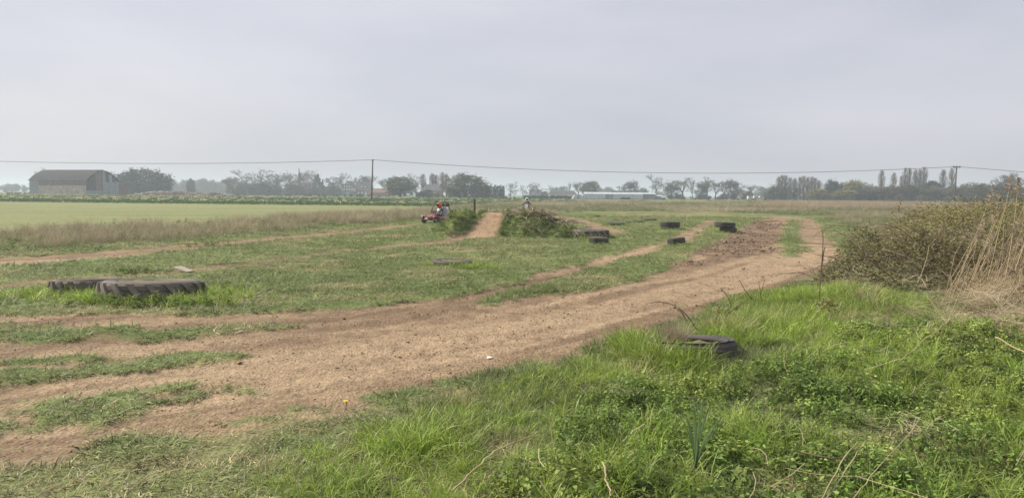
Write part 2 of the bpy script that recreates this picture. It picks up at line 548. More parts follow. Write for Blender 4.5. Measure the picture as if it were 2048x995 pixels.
GV = np.concatenate([np.stack([gx, gy, gz], -1).reshape(-1, 3), [[0, 0, gz[0].mean()]]])
GCOL = np.concatenate([gc.reshape(-1, 3), [gc[0].mean(0)]])
ii, jj = np.meshgrid(np.arange(nr - 1), np.arange(nt), indexing='ij')
j2 = (jj + 1) % nt
quads = np.stack([ii * nt + jj, ii * nt + j2, (ii + 1) * nt + j2, (ii + 1) * nt + jj], -1).reshape(-1, 4)[:, ::-1]
fan = np.stack([np.full(nt, nr * nt), (np.arange(nt) + 1) % nt, np.arange(nt)], -1)[:, ::-1]
qd = gd.reshape(-1)[quads].mean(1)
qx, qy = gx.reshape(-1)[quads].mean(1), gy.reshape(-1)[quads].mean(1)
qc = sdist(CROP, qx, qy) > 0

def ground_piece(name, sel, extra=None):
    q = quads[sel]
    fs_ = [q] + ([extra] if extra is not None else [])
    used = np.unique(np.concatenate([f.ravel() for f in fs_]))
    mp_ = np.full(len(GV), -1, np.int64); mp_[used] = np.arange(len(used))
    me = mesh_np(name, GV[used], [mp_[f] for f in fs_], [M_GROUND], smooth=True)
    a = me.color_attributes.new("surface", 'FLOAT_COLOR', 'POINT')
    a.data.foreach_set("color", np.concatenate([GCOL[used], np.ones((len(used), 1))], 1).astype(np.float32).ravel())
    return tag(link(name, me), kind='structure')

ground_piece("dirt_track", (qd > 0.5) & ~qc)
ground_piece("grassland", (qd <= 0.5) & ~qc, fan)
ground_piece("mown_field", qc)
def hz(x, y):
    return height(np.atleast_1d(np.asarray(x, float)), np.atleast_1d(np.asarray(y, float)))
# ------------------------------------------------------------------ grass, nettles and dry straw
M_TURF = mat_leaf("turf_blade", (0.183, 0.243, 0.084), (0.46, 0.39, 0.23), trans=0.35, bright=0.95)
M_LONG = mat_leaf("long_grass_blade", (0.275, 0.400, 0.058), (0.46, 0.40, 0.23), trans=0.48, rough=0.42, spec=0.4, bright=0.8)
M_DRY = mat_leaf("dry_grass_blade", (0.165, 0.205, 0.08), (0.44, 0.365, 0.255), trans=0.3)
M_NETTLE = mat_leaf("nettle_leaf", (0.190, 0.290, 0.064), (0.34, 0.40, 0.10), trans=0.38, rough=0.5, bright=1.0, vscale=2.0)
M_STRAW = mat_leaf("straw", (0.33, 0.26, 0.165), (0.50, 0.415, 0.28), trans=0.15, rough=0.6)
M_DOCK = mat_leaf("broad_leaf", (0.15, 0.215, 0.065), (0.22, 0.21, 0.08), trans=0.35, rough=0.8, spec=0.08)

def proto(name, V, Fs, tint, mat):
    me = mesh_np(name, V, Fs, [mat], smooth=True)
    a = me.attributes.new("tint", 'FLOAT', 'POINT')
    a.data.foreach_set("value", np.asarray(tint, np.float32))
    return bpy.data.objects.new(name, me)           # a shape for scatter(); it is not placed in the scene by itself

def blades(name, n, L, W, rad, lean, curl, mat, seed, seg=3, flat=0.0):
    g = np.random.default_rng(seed)
    V, T, Q, tint = [], [], [], []
    for i in range(n):
        a, q = g.uniform(0, 2 * np.pi), rad * math.sqrt(g.uniform())
        b = np.array([q * math.cos(a), q * math.sin(a), -0.01])
        az = a + g.normal(0, 0.9)
        ln, w = g.uniform(*L), W * g.uniform(0.7, 1.3)
        ang = abs(g.normal(lean, 0.25)) + flat * g.uniform()
        cu = g.uniform(0.3, 1.0) * curl
        side = np.array([-math.sin(az), math.cos(az), 0]) * w * 0.5
        tw = g.uniform(-0.6, 0.6)
        side = side * math.cos(tw) + np.array([0, 0, math.sin(tw) * w * 0.5])
        p, s0 = b.copy(), len(V)
        for k in range(seg + 1):
            t = k / seg
            if k:
                an = min(ang + cu * t, 2.2)
                p = p + ln / seg * np.array([math.cos(az) * math.sin(an), math.sin(az) * math.sin(an), math.cos(an)])
            if k < seg:
                ww = 1 - 0.45 * t
                V += [p - side * ww, p + side * ww]
            else:
                V.append(p)
        for k in range(seg - 1):
            Q.append([s0 + 2 * k, s0 + 2 * k + 1, s0 + 2 * k + 3, s0 + 2 * k + 2])
        T.append([s0 + 2 * seg - 2, s0 + 2 * seg - 1, s0 + 2 * seg])
        tint += [g.uniform()] * (2 * seg + 1)
    return proto(name, np.array(V), [np.array(T)] + ([np.array(Q)] if Q else []), tint, mat)

turf = [blades("turf_tuft", 26, (0.035, 0.10), 0.0065, 0.075, 0.75, 1.0, M_TURF, 100 + i, seg=2, flat=0.5) for i in range(5)]
medium = [blades("grass_tuft", 30, (0.07, 0.17), 0.0055, 0.08, 0.35, 0.9, M_TURF, 120 + i, seg=3) for i in range(4)]
longg = [blades("long_grass_tuft", 30, (0.14, 0.36), 0.0075, 0.09, 0.28, 1.5, M_LONG, 140 + i, seg=4) for i in range(5)]
dryg = [blades("dry_grass_tuft", 34, (0.25, 0.65), 0.008, 0.12, 0.28, 0.7, M_DRY, 160 + i, seg=3) for i in range(5)]
rough = [blades("rough_grass_tuft", 30, (0.10, 0.30), 0.010, 0.14, 0.45, 0.9, M_DRY, 180 + i, seg=2) for i in range(4)]

def leaf_shape(L, W, serr=0.18):
    """toothed leaf along +x, folded a little on its midrib"""
    xs = np.linspace(0, 1, 6)
    prof = np.array([0.25, 0.92, 1.0, 0.72, 0.38, 0.0])
    mid = np.stack([xs * L, 0 * xs, -0.16 * L * xs ** 2], 1)
    lf = mid + np.stack([-0.04 * L * np.ones(6), prof * W / 2, 0.10 * W * prof], 1)
    rt = lf * np.array([1, -1, 1])
    V = np.concatenate([mid, lf[:5], rt[:5]])
    Q = [[k, k + 1, 6 + k + 1, 6 + k] for k in range(4)] + [[k + 1, k, 11 + k, 11 + k + 1] for k in range(4)]
    T = [[4, 5, 10], [5, 4, 15]]
    return V, np.array(Q), np.array(T)

def leafy(name, seed, h, levels, L0, mat, droop=0.35):
    g = np.random.default_rng(seed)
    V, Q, T, tint, nv = [], [], [], [], 0
    for lv in range(levels):
        z = h * (0.3 + 0.7 * lv / (levels - 1))
        a0 = lv * math.pi / 2 + g.normal(0, 0.3)
        for s in range(2 if lv < levels - 1 else 4):
            a = a0 + s * (math.pi if lv < levels - 1 else math.pi / 2)
            l = L0 * g.uniform(0.75, 1.2) * (1.0 if lv < levels - 1 else 0.62)
            v, q, t = leaf_shape(l, l * 0.52)
            el = -droop + 0.45 * (lv == levels - 1) + g.normal(0, 0.2)
            ce, se = math.cos(el), math.sin(el)
            tw = g.normal(0, 0.35)
            v = v @ np.array([[1, 0, 0], [0, math.cos(tw), math.sin(tw)], [0, -math.sin(tw), math.cos(tw)]])
            v = np.stack([v[:, 0] * ce - v[:, 2] * se, v[:, 1], v[:, 0] * se + v[:, 2] * ce], 1)
            v[:, 0] += 0.012
            v = np.stack([v[:, 0] * math.cos(a) - v[:, 1] * math.sin(a), v[:, 0] * math.sin(a) + v[:, 1] * math.cos(a), v[:, 2] + z], 1)
            V.append(v); Q.append(q + nv); T.append(t + nv)
            tint += [g.uniform(0, 0.82)] * len(v); nv += len(v)
    sv = np.array([[0.003, 0, 0], [-0.0015, 0.0026, 0], [-0.0015, -0.0026, 0], [0.002, 0, h], [-0.001, 0.0017, h], [-0.001, -0.0017, h]])
    V.append(sv); Q.append(np.array([[0, 1, 4, 3], [1, 2, 5, 4], [2, 0, 3, 5]]) + nv); tint += [0.5] * 6
    return proto(name, np.concatenate(V), [np.concatenate(Q), np.concatenate(T)], tint, mat)

nettles = [leafy("nettle_shoot", 200 + i, 0.08 + 0.025 * i, 5, 0.034 + 0.003 * i, M_NETTLE) for i in range(4)]
weeds = [leafy("weed_plant", 220 + i, 0.16 + 0.05 * i, 4, 0.12, M_DOCK, droop=0.1) for i in range(3)]

def straws(name, seed, n, L, rad, lift=0.05, wdt=0.004):
    g = np.random.default_rng(seed)
    V, Q, tint = [], [], []
    for i in range(n):
        a, q = g.uniform(0, 6.28), rad * math.sqrt(g.uniform())
        p = np.array([q * math.cos(a), q * math.sin(a), g.uniform(0.005, lift)])
        az, ln, bend = g.normal(0, 0.45) + (0 if n < 3 else g.choice([0, 0, 0.5, -0.9])), g.uniform(*L), g.normal(0, 0.3)
        s0 = len(V)
        for k in range(4):
            t = k / 3 - 0.5
            an = az + bend * t
            c = p + np.array([math.cos(an) * ln * t, math.sin(an) * ln * t, g.normal(0, 0.003) + lift * 0.5 * t * math.sin(i * 2.4)])
            sd = np.array([-math.sin(an), math.cos(an), 0]) * wdt * 0.5
            V += [c - sd, c + sd]
        for k in range(3):
            Q.append([s0 + 2 * k, s0 + 2 * k + 1, s0 + 2 * k + 3, s0 + 2 * k + 2])
        tint += [g.uniform()] * 8
    return proto(name, np.array(V), [np.array(Q)], tint, M_STRAW)
straw_p = [straws("straw_bundle", 240 + i, 22, (0.12, 0.5), 0.22) for i in range(4)]
straw_one = [straws("straw_stalk", 250 + i, 1, (0.15, 0.45), 0.05, 0.08, 0.0035) for i in range(5)]
crumb_me = []
def crumb(name, seed, mat):
    g = np.random.default_rng(seed)
    V = np.array([[1, 0, 0], [-1, 0, 0], [0, 1, 0], [0, -1, 0], [0, 0, 0.8], [0, 0, -0.5]]) * g.uniform(0.6, 1.2, (6, 1)) + g.normal(0, 0.15, (6, 3))
    T = np.array([[0, 2, 4], [2, 1, 4], [1, 3, 4], [3, 0, 4], [2, 0, 5], [1, 2, 5], [3, 1, 5], [0, 3, 5]])
    return proto(name, V, [T], g.uniform(0, 1, 6), mat)
M_CLOD = mat_plain("dry_clod", (0.20, 0.142, 0.086), 0.95, col2=(0.34, 0.255, 0.155), scale=0.9, coord='Object')
M_MUD = mat_plain("dark_clod", (0.11, 0.08, 0.056), 0.95, col2=(0.22, 0.155, 0.105), scale=0.7)
clods = [crumb("clod", 260 + i, M_CLOD) for i in range(4)]
mudc = [crumb("mud_clod", 270 + i, M_MUD) for i in range(4)]

def sector(r0, r1, dens, a0=-43, a1=43):
    area = 0.5 * math.radians(a1 - a0) * (r1 * r1 - r0 * r0)
    n = int(area * dens)
    r_ = np.sqrt(rng.uniform(r0 * r0, r1 * r1, n))
    a = np.radians(rng.uniform(a0, a1, n))
    return r_ * np.sin(a), r_ * np.cos(a)

def in_poly(P, dens):
    lo, hi = P.min(0), P.max(0)
    n = int((hi[0] - lo[0]) * (hi[1] - lo[1]) * dens)
    x, y = rng.uniform(lo[0], hi[0], n), rng.uniform(lo[1], hi[1], n)
    k = sdist(P, x, y) > 0
    return x[k], y[k]

def cat_(L):
    return [np.concatenate(a) for a in zip(*L)]

def put(name, protos, x, y, scl, hue, label, tilt=0.12, dz=0.0):
    z = hz(x, y) + dz
    n = len(x)
    return scatter(name, protos, np.stack([x, y, z], 1), rng.uniform(0, 6.28, n), scl, hue, tilt=rng.normal(0, tilt, (n, 2)), label=label)

# zones of the near bank
LONGZ = poly([(380, 1250), (470, 995), (560, 930), (650, 893), (770, 850), (900, 805), (1010, 772), (1150, 735), (1250, 690), (1340, 655), (1440, 622), (1600, 588), (1660, 590),
              (1760, 605), (1900, 640), (1900, 690), (1700, 700), (1610, 745), (1420, 790), (1250, 800), (1160, 830), (1110, 900), (970, 995), (900, 1250)])
NETZ = poly([(860, 1250), (960, 990), (1100, 905), (1150, 815), (1250, 790), (1420, 780), (1610, 735), (1680, 690), (1800, 680), (2120, 715), (2400, 760), (2400, 1250)])
FTX, FTY, FTR = 1.80, 7.55, 0.46      # where the half-buried tyre of the near bank lies
def clear_of_tyre(x, y):
    """False inside the tyre and in the trampled spot before its right side"""
    r_ = np.hypot(x - FTX, y - FTY)
    return (r_ > FTR + 0.02) & ~((r_ < FTR + 0.50) & (x > FTX + 0.02) & (y < FTY + 0.05))
LITZ = poly([(1860, 625), (1890, 595), (1970, 570), (2250, 560), (2250, 770), (2048, 755), (1970, 725), (1900, 680)])

# 1 short turf
parts_ = []
for r0, r1, de, sc_ in ((3.0, 9, 330, 1.0), (9, 18, 130, 1.35), (18, 32, 55, 1.8), (32, 60, 16, 2.6)):
    x, y = sector(r0, r1, de)
    d, m = masks(x, y)
    k = rng.uniform(0, 1, len(x)) > sst(0.12, 0.62, d)
    k &= (sdist(CROP, x, y) < 0) & (sdist(LITZ, x, y) < 0.1)
    x, y, d = x[k], y[k], d[k]
    pat = fbm(x * 0.9, y * 0.9, 71, 3)
    s = sc_ * rng.uniform(0.6, 1.3, len(x)) * (0.65 + 0.7 * pat) * (1 - 0.4 * d)
    h = np.clip(0.65 * sst(0.52, 0.78, fbm(x * 0.7, y * 0.7, 72, 4)) + rng.normal(0.06, 0.14, len(x)) + 0.25 * d, 0, 1)
    parts_.append((x, y, s, h))
x, y, s, h = cat_(parts_)
put("short_grass", turf, x, y, s, h, "short worn grass covering the ground beside the dirt tracks")

# 2 knee-high lush grass on the bank, medium grass at its edge
x, y = in_poly(LONGZ, 125)
k = (masks(x, y)[0] < 0.4) & (sdist(LITZ, x, y) < 0) & clear_of_tyre(x, y)
x, y = x[k], y[k]
pat = fbm(x * 1.3, y * 1.3, 73, 3)
e = sst(0.0, 0.9, sdist(LONGZ, x, y))
s = (0.35 + 0.75 * pat) * rng.uniform(0.7, 1.25, len(x)) * (0.5 + 0.5 * e)
put("long_grass", longg, x, y, s, np.clip(rng.normal(0.04, 0.12, len(x)) + 0.5 * (fbm(x * 2.5, y * 2.5, 74, 3) > 0.66), 0, 1), "long lush green grass along the near edge of the track", tilt=0.2)
x, y = sector(3.0, 14, 150, -25, 43)
d = masks(x, y)[0]
q = sdist(MAIN, x, y)
near_t = (np.hypot(x - FTX, y - FTY) < FTR + 0.55) & (np.hypot(x - FTX, y - FTY) > FTR + 0.03)
k = ((d < 0.35) & (q < 0) & (q > -1.3) & (x > -0.9) & (rng.uniform(0, 1, len(x)) < sst(-1.3, 0.8, x)) & (y < 13) & clear_of_tyre(x, y)) | near_t
x, y = x[k], y[k]
put("verge_grass", medium, x, y, rng.uniform(0.55, 1.0, len(x)), np.clip(rng.normal(0.08, 0.15, len(x)), 0, 1), "upright blue-green grass fringing the near track edge")

# 3 nettles
x, y = in_poly(NETZ, 520)
pat = fbm(x * 1.6, y * 1.6, 75, 3)
k = (pat > 0.27) & (np.hypot(x, y) > 2.2) & (y < 12) & (x < 9.5) & clear_of_tyre(x, y)
x, y, pat = x[k], y[k], pat[k]
lump = 0.24 * (fbm(x * 1.5, y * 1.5, 76, 2) - 0.35)
z = hz(x, y) + lump - 0.03
s = rng.uniform(0.5, 1.1, len(x)) * (0.55 + 0.8 * pat)
scatter("nettle_patch", nettles, np.stack([x, y, z], 1), rng.uniform(0, 6.28, len(x)), s, np.clip(rng.normal(0.1, 0.2, len(x)) + 0.6 * sst(0.48, 0.62, fbm(x * 1.3, y * 1.3, 178, 3)), 0, 1),
        tilt=rng.normal(0, 0.25, (len(x), 2)), label="low bed of young green nettles filling the near right corner")

x, y = in_poly(NETZ, 60)
k = (np.hypot(x, y) > 2.2) & (y < 11) & (x < 8.5) & (fbm(x * 0.9, y * 0.9, 176, 3) > 0.52) & clear_of_tyre(x, y)
x, y = x[k], y[k]
put("nettle_bed_grass", longg, x, y, rng.uniform(0.35, 0.75, len(x)), np.clip(rng.normal(0.03, 0.15, len(x)), 0, 1), "grass blades growing up between the nettles", tilt=0.3, dz=0.05)

x, y = in_poly(NETZ, 14)
k = (np.hypot(x, y) > 2.6) & (y < 11) & (x < 8.5) & (fbm(x * 1.1, y * 1.1, 177, 3) > 0.5)
x, y = x[k], y[k]
put("dock_leaves", weeds, x, y, rng.uniform(0.3, 0.65, len(x)), np.clip(rng.normal(0.05, 0.2, len(x)), 0, 1), "broad dark dock leaves scattered among the nettles", tilt=0.3, dz=0.07)

# 4 dry reed litter and straws
x, y = in_poly(LITZ, 30)
x2, y2 = in_poly(NETZ, 0.45)
x3, y3 = in_poly(poly([(1640, 560), (1850, 560), (1900, 700), (1700, 700)]), 4)
x4, y4 = in_poly(poly([(1770, 905), (1850, 880), (1930, 935), (1900, 960), (1830, 925)]), 20)
z = np.concatenate([hz(x, y) + rng.uniform(0, 0.22, len(x)) * sst(0, 0.5, sdist(LITZ, x, y)), hz(x2, y2) + 0.12, hz(x3, y3) + 0.15, hz(x4, y4) + rng.uniform(0.1, 0.2, len(x4))])
x, y = np.concatenate([x, x2, x3, x4]), np.concatenate([y, y2, y3, y4])
n = len(x)
scatter("reed_litter", straw_p, np.stack([x, y, z], 1), rng.uniform(0, 6.28, n), rng.uniform(0.5, 1.2, n), rng.uniform(0, 0.8, n), tilt=rng.normal(0, 0.3, (n, 2)),
        label="flattened mat of dry straw-coloured reed stems at the right edge")
x, y = cat_([in_poly(NETZ, 7), in_poly(LONGZ, 2), in_poly(LITZ, 14)])
n = len(x)
scatter("loose_straw", straw_one, np.stack([x, y, hz(x, y) + rng.uniform(0.10, 0.26, n)], 1), rng.uniform(0, 6.28, n), rng.uniform(0.5, 1.2, n), rng.uniform(0, 1, n),
        tilt=rng.normal(0, 0.35, (n, 2)), label="single dry stalks lying loose over the nettles")

# 5 clods and crumbs
parts_ = []
for r0, r1, de, sc_ in ((3.5, 9, 520, 0.0055), (9, 18, 170, 0.008), (18, 36, 14, 0.014)):
    x, y = sector(r0, r1, de)
    d, m = masks(x, y)
    k = (d > 0.75) & (m < 0.3) & (rng.uniform(0, 1, len(x)) < fbm(x * 1.2, y * 1.2, 77, 3) ** 2 * 1.8)
    x, y = x[k], y[k]
    parts_.append((x, y, sc_ * rng.lognormal(0, 0.5, len(x))))
x, y, s = cat_(parts_)
put("soil_crumbs", clods, x, y, s, 0 * s, "loose dry crumbs of soil on the track", tilt=0.6)
x, y = in_poly(MUD, 90)
d, m = masks(x, y)
k = (m > 0.3) & (fbm(x * 1.1, y * 1.1, 78, 3) > 0.40)
x, y = x[k], y[k]
put("mud_clods", mudc, x, y, 0.017 * rng.lognormal(0, 0.6, len(x)), 0 * x, "dark churned clods in the muddy hollow", tilt=0.6)

# 6 rough verge between the far path and the mown field, weeds on the jump, field grass behind
VERGE = poly([(-600, 500), (-300, 470), (0, 462), (200, 452), (400, 444), (600, 435), (800, 424), (880, 419), (900, 428), (850, 440), (760, 452), (560, 470), (400, 484), (300, 494), (150, 503), (0, 515), (-300, 545), (-600, 575)])
x, y = in_poly(VERGE, 16)
e = sdist(PATHS[0], x, y)
q = 0.55 * fbm(x * 0.45, y * 0.45, 79, 3) + 0.45 * fbm(x * 1.4, y * 1.4, 179, 2)
crop_d = sdist(CROP, x, y)
k = (e < -0.4) & (crop_d < 0.3)
x, y, e, q, crop_d = x[k], y[k], e[k], q[k], crop_d[k]
tall = sst(0.8, 2.6, -e)
dry = tall * sst(0.36, 0.54, q)
s = (0.16 + 0.78 * tall * sst(0.34, 0.66, q)) * rng.uniform(0.7, 1.3, len(x)) * (1 + 0.25 * sst(30, 60, y))
put("rough_verge", dryg, x, y, s, np.clip(dry * 0.8 + rng.normal(0, 0.25, len(x)), 0, 1), "rough strip of tall pinkish dry grass between the far path and the mown field")
x, y = in_poly(VERGE, 1.2)
e = sdist(PATHS[0], x, y)
k = (e < -0.4)
x, y = x[k], y[k]
put("verge_weeds", weeds, x, y, rng.uniform(0.5, 1.1, len(x)), np.clip(rng.normal(0.2, 0.3, len(x)), 0, 1), "dark green weeds growing at the foot of the dry verge")

x, y = in_poly(np.array([[-3.6, 26.0], [2.9, 26.0], [2.9, 33.5], [-3.6, 33.5]]), 70)
mz = mound(x, y)
d = masks(x, y)[0]
k = (mz > 0.12) & (d < 0.3) & (rng.uniform(0, 1, len(x)) < 0.3 + mz)
x, y = x[k], y[k]
n = len(x)
w = rng.uniform(0, 1, n) < 0.08
scatter("mound_weeds", weeds + medium + longg[:1], np.stack([x, y, hz(x, y)], 1), rng.uniform(0, 6.28, n), np.where(w, rng.uniform(0.35, 0.7, n), rng.uniform(0.5, 1.0, n) * np.where(rng.uniform(0, 1, n) < 0.5, 1, 0.6)),
        np.clip(rng.normal(0.1, 0.15, n) + 0.45 * (x > 0.6), 0, 1), tilt=rng.normal(0, 0.3, (n, 2)), idx=np.where(w, rng.integers(0, 3, n), rng.integers(3, 8, n)),
        label="thick green weeds covering the banks beside the jump")

FIELD = poly([(860, 425), (900, 414), (1000, 408), (1200, 405), (1500, 406), (1760, 408), (1700, 432), (1600, 431), (1400, 422), (1180, 423), (1120, 428), (1020, 440), (870, 440)])
x, y = in_poly(FIELD, 5.0)
k = (masks(x, y)[0] < 0.4) & (mound(x, y) < 0.1)
x, y = x[k], y[k]
q = fbm(x * 0.16, y * 0.16, 80, 4)
put("rough_field_grass", rough, x, y, rng.uniform(0.7, 1.6, len(x)) * (0.8 + 0.012 * (y - 40)), np.clip(0.15 + 0.9 * sst(0.4, 0.7, q) + rng.normal(0, 0.15, len(x)), 0, 1),
    "rough greyish grass of the field behind the tyres")
PALE = poly([(1500, 417), (1550, 409), (1700, 408), (1900, 412), (2300, 418), (2300, 426), (1900, 424), (1700, 420), (1600, 420)])
x, y = in_poly(PALE, 5.0)
put("pale_reed_grass", dryg, x, y, rng.uniform(1.2, 2.1, len(x)), np.clip(rng.normal(0.9, 0.12, len(x)), 0, 1), "band of tall pale buff grass below the right hand wood")
SCRUB = poly([(1645, 440), (1700, 424), (1790, 424), (2300, 430), (2300, 500), (1760, 520), (1705, 520), (1695, 500), (1670, 470)])
x, y = in_poly(SCRUB, 9)
k = masks(x, y)[0] < 0.3
x, y = x[k], y[k]
q = fbm(x * 0.5, y * 0.5, 81, 3)
e = sst(0.0, 2.5, -sdist(MAIN, x, y))
put("scrub_grass", dryg, x, y, (0.12 + 0.6 * e * (0.4 + q)) * rng.uniform(0.7, 1.3, len(x)), np.clip(0.05 + 0.75 * e * sst(0.35, 0.6, q) + rng.normal(0, 0.15, len(x)), 0, 1), "mixed green and dry scrub grass beyond the bramble thicket")

# 7 the daffodil field
def daff(seed):
    g = np.random.default_rng(seed)
    o = blades("daffodil_row_clump", 26, (0.25, 0.42), 0.03, 0.22, 0.2, 0.4, M_DAFF, seed, seg=2)
    return o
M_DAFF = mat_leaf("daffodil_leaf", (0.085, 0.155, 0.075), (0.12, 0.17, 0.06), trans=0.25)
M_PETAL = mat_leaf("daffodil_petal", (0.76, 0.68, 0.30), (0.76, 0.73, 0.48), trans=0.3, bright=0.2)
daffs = [daff(300 + i) for i in range(3)]
def bloom(seed):
    g = np.random.default_rng(seed)
    V, T = [], []
    for i in range(5):
        c = np.array([g.uniform(-0.25, 0.25), g.uniform(-0.25, 0.25), g.uniform(0.34, 0.44)])
        n0 = len(V)
        V += [c] + [c + 0.05 * np.array([math.cos(a), 0.35 * math.sin(a), math.sin(a)]) for a in np.arange(6) * math.pi / 3]
        T += [[n0, n0 + 1 + k, n0 + 1 + (k + 1) % 6] for k in range(6)]
    return proto("daffodil_bloom", np.array(V), [np.array(T)], g.uniform(0, 0.7, len(V)), M_PETAL)
blooms = [bloom(310 + i) for i in range(3)]
DAFF = poly([(-800, 396), (0, 402.8), (500, 408.3), (870, 412.5), (1000, 408), (1150, 404.5), (1150, 400.5), (700, 396.5), (0, 390.6), (-800, 385.5)])
DF = np.array([p for p in DAFF])
x, y = in_poly(DF, 1.1)
s = rng.uniform(0.9, 1.5, len(x)) * (0.85 + 0.003 * (y - 90))
put("daffodil_crop", daffs, x, y, s, rng.uniform(0, 0.6, len(x)), "broad green strip of daffodil leaves across the middle distance")
x, y = in_poly(DF, 0.20)
xb, yb = in_poly(poly([(1335, 409), (1400, 406.5), (1412, 404.5), (1360, 405.5), (1290, 406.2)]), 1.2)
xs_, ys_ = in_poly(poly([(1200, 407), (1340, 408), (1500, 407), (1530, 405), (1200, 404)]), 0.06)
k = fbm(x * 0.05, y * 0.05, 82, 3) > 0.36
x, y = np.concatenate([x[k], xb, xs_]), np.concatenate([y[k], yb, ys_])
put("daffodil_blooms", blooms, x, y, rng.uniform(0.7, 1.2, len(x)) * (1 + 0.0015 * (y - 90)), rng.uniform(0, 1, len(x)), "scattered yellow daffodil blooms over the green crop strip", tilt=0.1)
# ------------------------------------------------------------------ tyres
M_RUBBER = mat_plain("dusty_rubber", (0.038, 0.038, 0.041), 0.8, col2=(0.115, 0.105, 0.092), scale=3.5, bump=0.15, spec=0.35)
M_TRACTOR = mat_plain("weathered_tractor_rubber", (0.075, 0.068, 0.060), 0.85, col2=(0.22, 0.19, 0.155), scale=2.2, bump=0.2)
M_PALE = mat_plain("sun_bleached_rubber", (0.15, 0.155, 0.16), 0.85, col2=(0.24, 0.24, 0.24), scale=6)
M_FILL = mat_plain("mossy_soil", (0.10, 0.095, 0.05), 0.95, col2=(0.19, 0.165, 0.10), scale=9, bump=0.4)
def hor(px):
    return 380.0 + 0.0084 * px

def tyre_profile(Ro, w, hole=0.60, groove=0.014, ribs=4):
    """closed cross-section (radius, height), lying flat, height 0..w"""
    p = []
    tr = w * 0.78
    z0 = (w - tr) / 2
    ri = Ro * hole
    p += [(ri, w * 0.16), (ri + 0.02, w * 0.08), ((Ro + ri) / 2 + 0.03, 0.0), (Ro - 0.035, w * 0.04), (Ro - 0.008, z0)]
    if groove:
        for k in range(ribs):
            a, b = z0 + tr * k / ribs, z0 + tr * (k + 1) / ribs
            g = (b - a) * 0.13
            if k: p += [(Ro - groove, a + g * 0.2), (Ro, a + g)]
            else: p += [(Ro, a + g)]
            p += [(Ro, b - g), (Ro - groove, b - g * 0.2)] if k < ribs - 1 else [(Ro, b - g)]
    p += [(Ro - 0.008, w - z0), (Ro - 0.035, w * 0.96), ((Ro + ri) / 2 + 0.03, w), (ri + 0.02, w * 0.92), (ri, w * 0.84),
          (ri + 0.03, w * 0.80), (Ro - 0.06, w * 0.70), (Ro - 0.05, w * 0.30), (ri + 0.03, w * 0.20)]
    return p

def tyre(name, px, yb, wpx, zt, label, w=None, tilt=(0, 0), mat=None, z0=None, cat="tyre", group=None, hole=0.6, dx=0.0, fill=0.0):
    """a tyre lying flat: px, yb = middle and front foot in the photo, wpx = width there, zt = height of its top over the ground"""
    df = EYE * F / (yb - hor(px))
    D = wpx / F * df
    D = wpx / F * (df + D / 2)
    c = at(px, 400, df + D / 2)
    w = w or max(0.19, min(0.3, D * 0.28))
    g = float(hz(c.x, c.y)[0]) if z0 is None else z0
    o = empty(name, (c.x + dx, c.y, g + zt - w), 0, label, cat, group)
    o.rotation_euler = (tilt[0], tilt[1], 0)
    MB().lathe(tyre_profile(D / 2, w, hole), 48, closed=True).build("casing", mat or M_RUBBER, o, smooth=False)
    ri = D / 2 * hole
    MB().lathe([(ri - 0.012, w * 0.85), (ri + 0.012, w * 0.97), (ri + 0.03, w * 0.965), (ri + 0.012, w * 0.84)], 40, closed=True).build("bead", mat or M_RUBBER, o, smooth=True)
    if fill:
        n_ = 28
        V = [(0, 0, w * fill + 0.015)] + [(rr_ * math.cos(2 * math.pi * k / n_), rr_ * math.sin(2 * math.pi * k / n_), w * fill + random.gauss(0, 0.01)) for rr_ in (ri * 0.6, ri + 0.03) for k in range(n_)]
        Fq = [(0, 1 + k, 1 + (k + 1) % n_) for k in range(n_)] + [(1 + k, 1 + n_ + k, 1 + n_ + (k + 1) % n_, 1 + (k + 1) % n_) for k in range(n_)]
        MB().add(V, Fq).build("soil_fill", M_FILL, o, smooth=True)
    return o, c, D, w, g

def lugs(o, Ro, w, n, mat):
    """chevron lugs of a tractor tyre, each one its own part sharing one mesh"""
    m = {}
    for s in (0, 1):
        a_ = 2 * math.pi / n
        b = MB()
        pts = []
        for k in range(5):
            t = k / 4
            ang = a_ * 0.72 * t
            z = w * (0.06 + 0.50 * t) if s == 0 else w * (0.94 - 0.50 * t)
            r_ = Ro + 0.004 - 0.035 * (1 - t) ** 2
            pts.append((ang, z, r_))
        th_ = a_ * 0.17
        V, Fq = [], []
        for ang, z, r_ in pts:
            for da, dr in ((-th_ * 1.25, -0.05), (-th_, 0.055), (th_, 0.055), (th_ * 1.25, -0.05)):
                V.append(((r_ + dr) * math.cos(ang + da), (r_ + dr) * math.sin(ang + da), z))
        for k in range(4):
            for j in range(3):
                q = (k * 4 + j, k * 4 + j + 1, (k + 1) * 4 + j + 1, (k + 1) * 4 + j)
                Fq.append(q if s == 0 else q[::-1])
        Fq += [(0, 1, 2, 3), (19, 18, 17, 16)]
        b.add(V, Fq)
        m[s] = b.mesh("lug", mat)
    for k in range(n):
        for s in (0, 1):
            l_ = link("lug", m[s], o)
            l_.rotation_euler = (0, 0, 2 * math.pi * (k + 0.5 * s) / n)

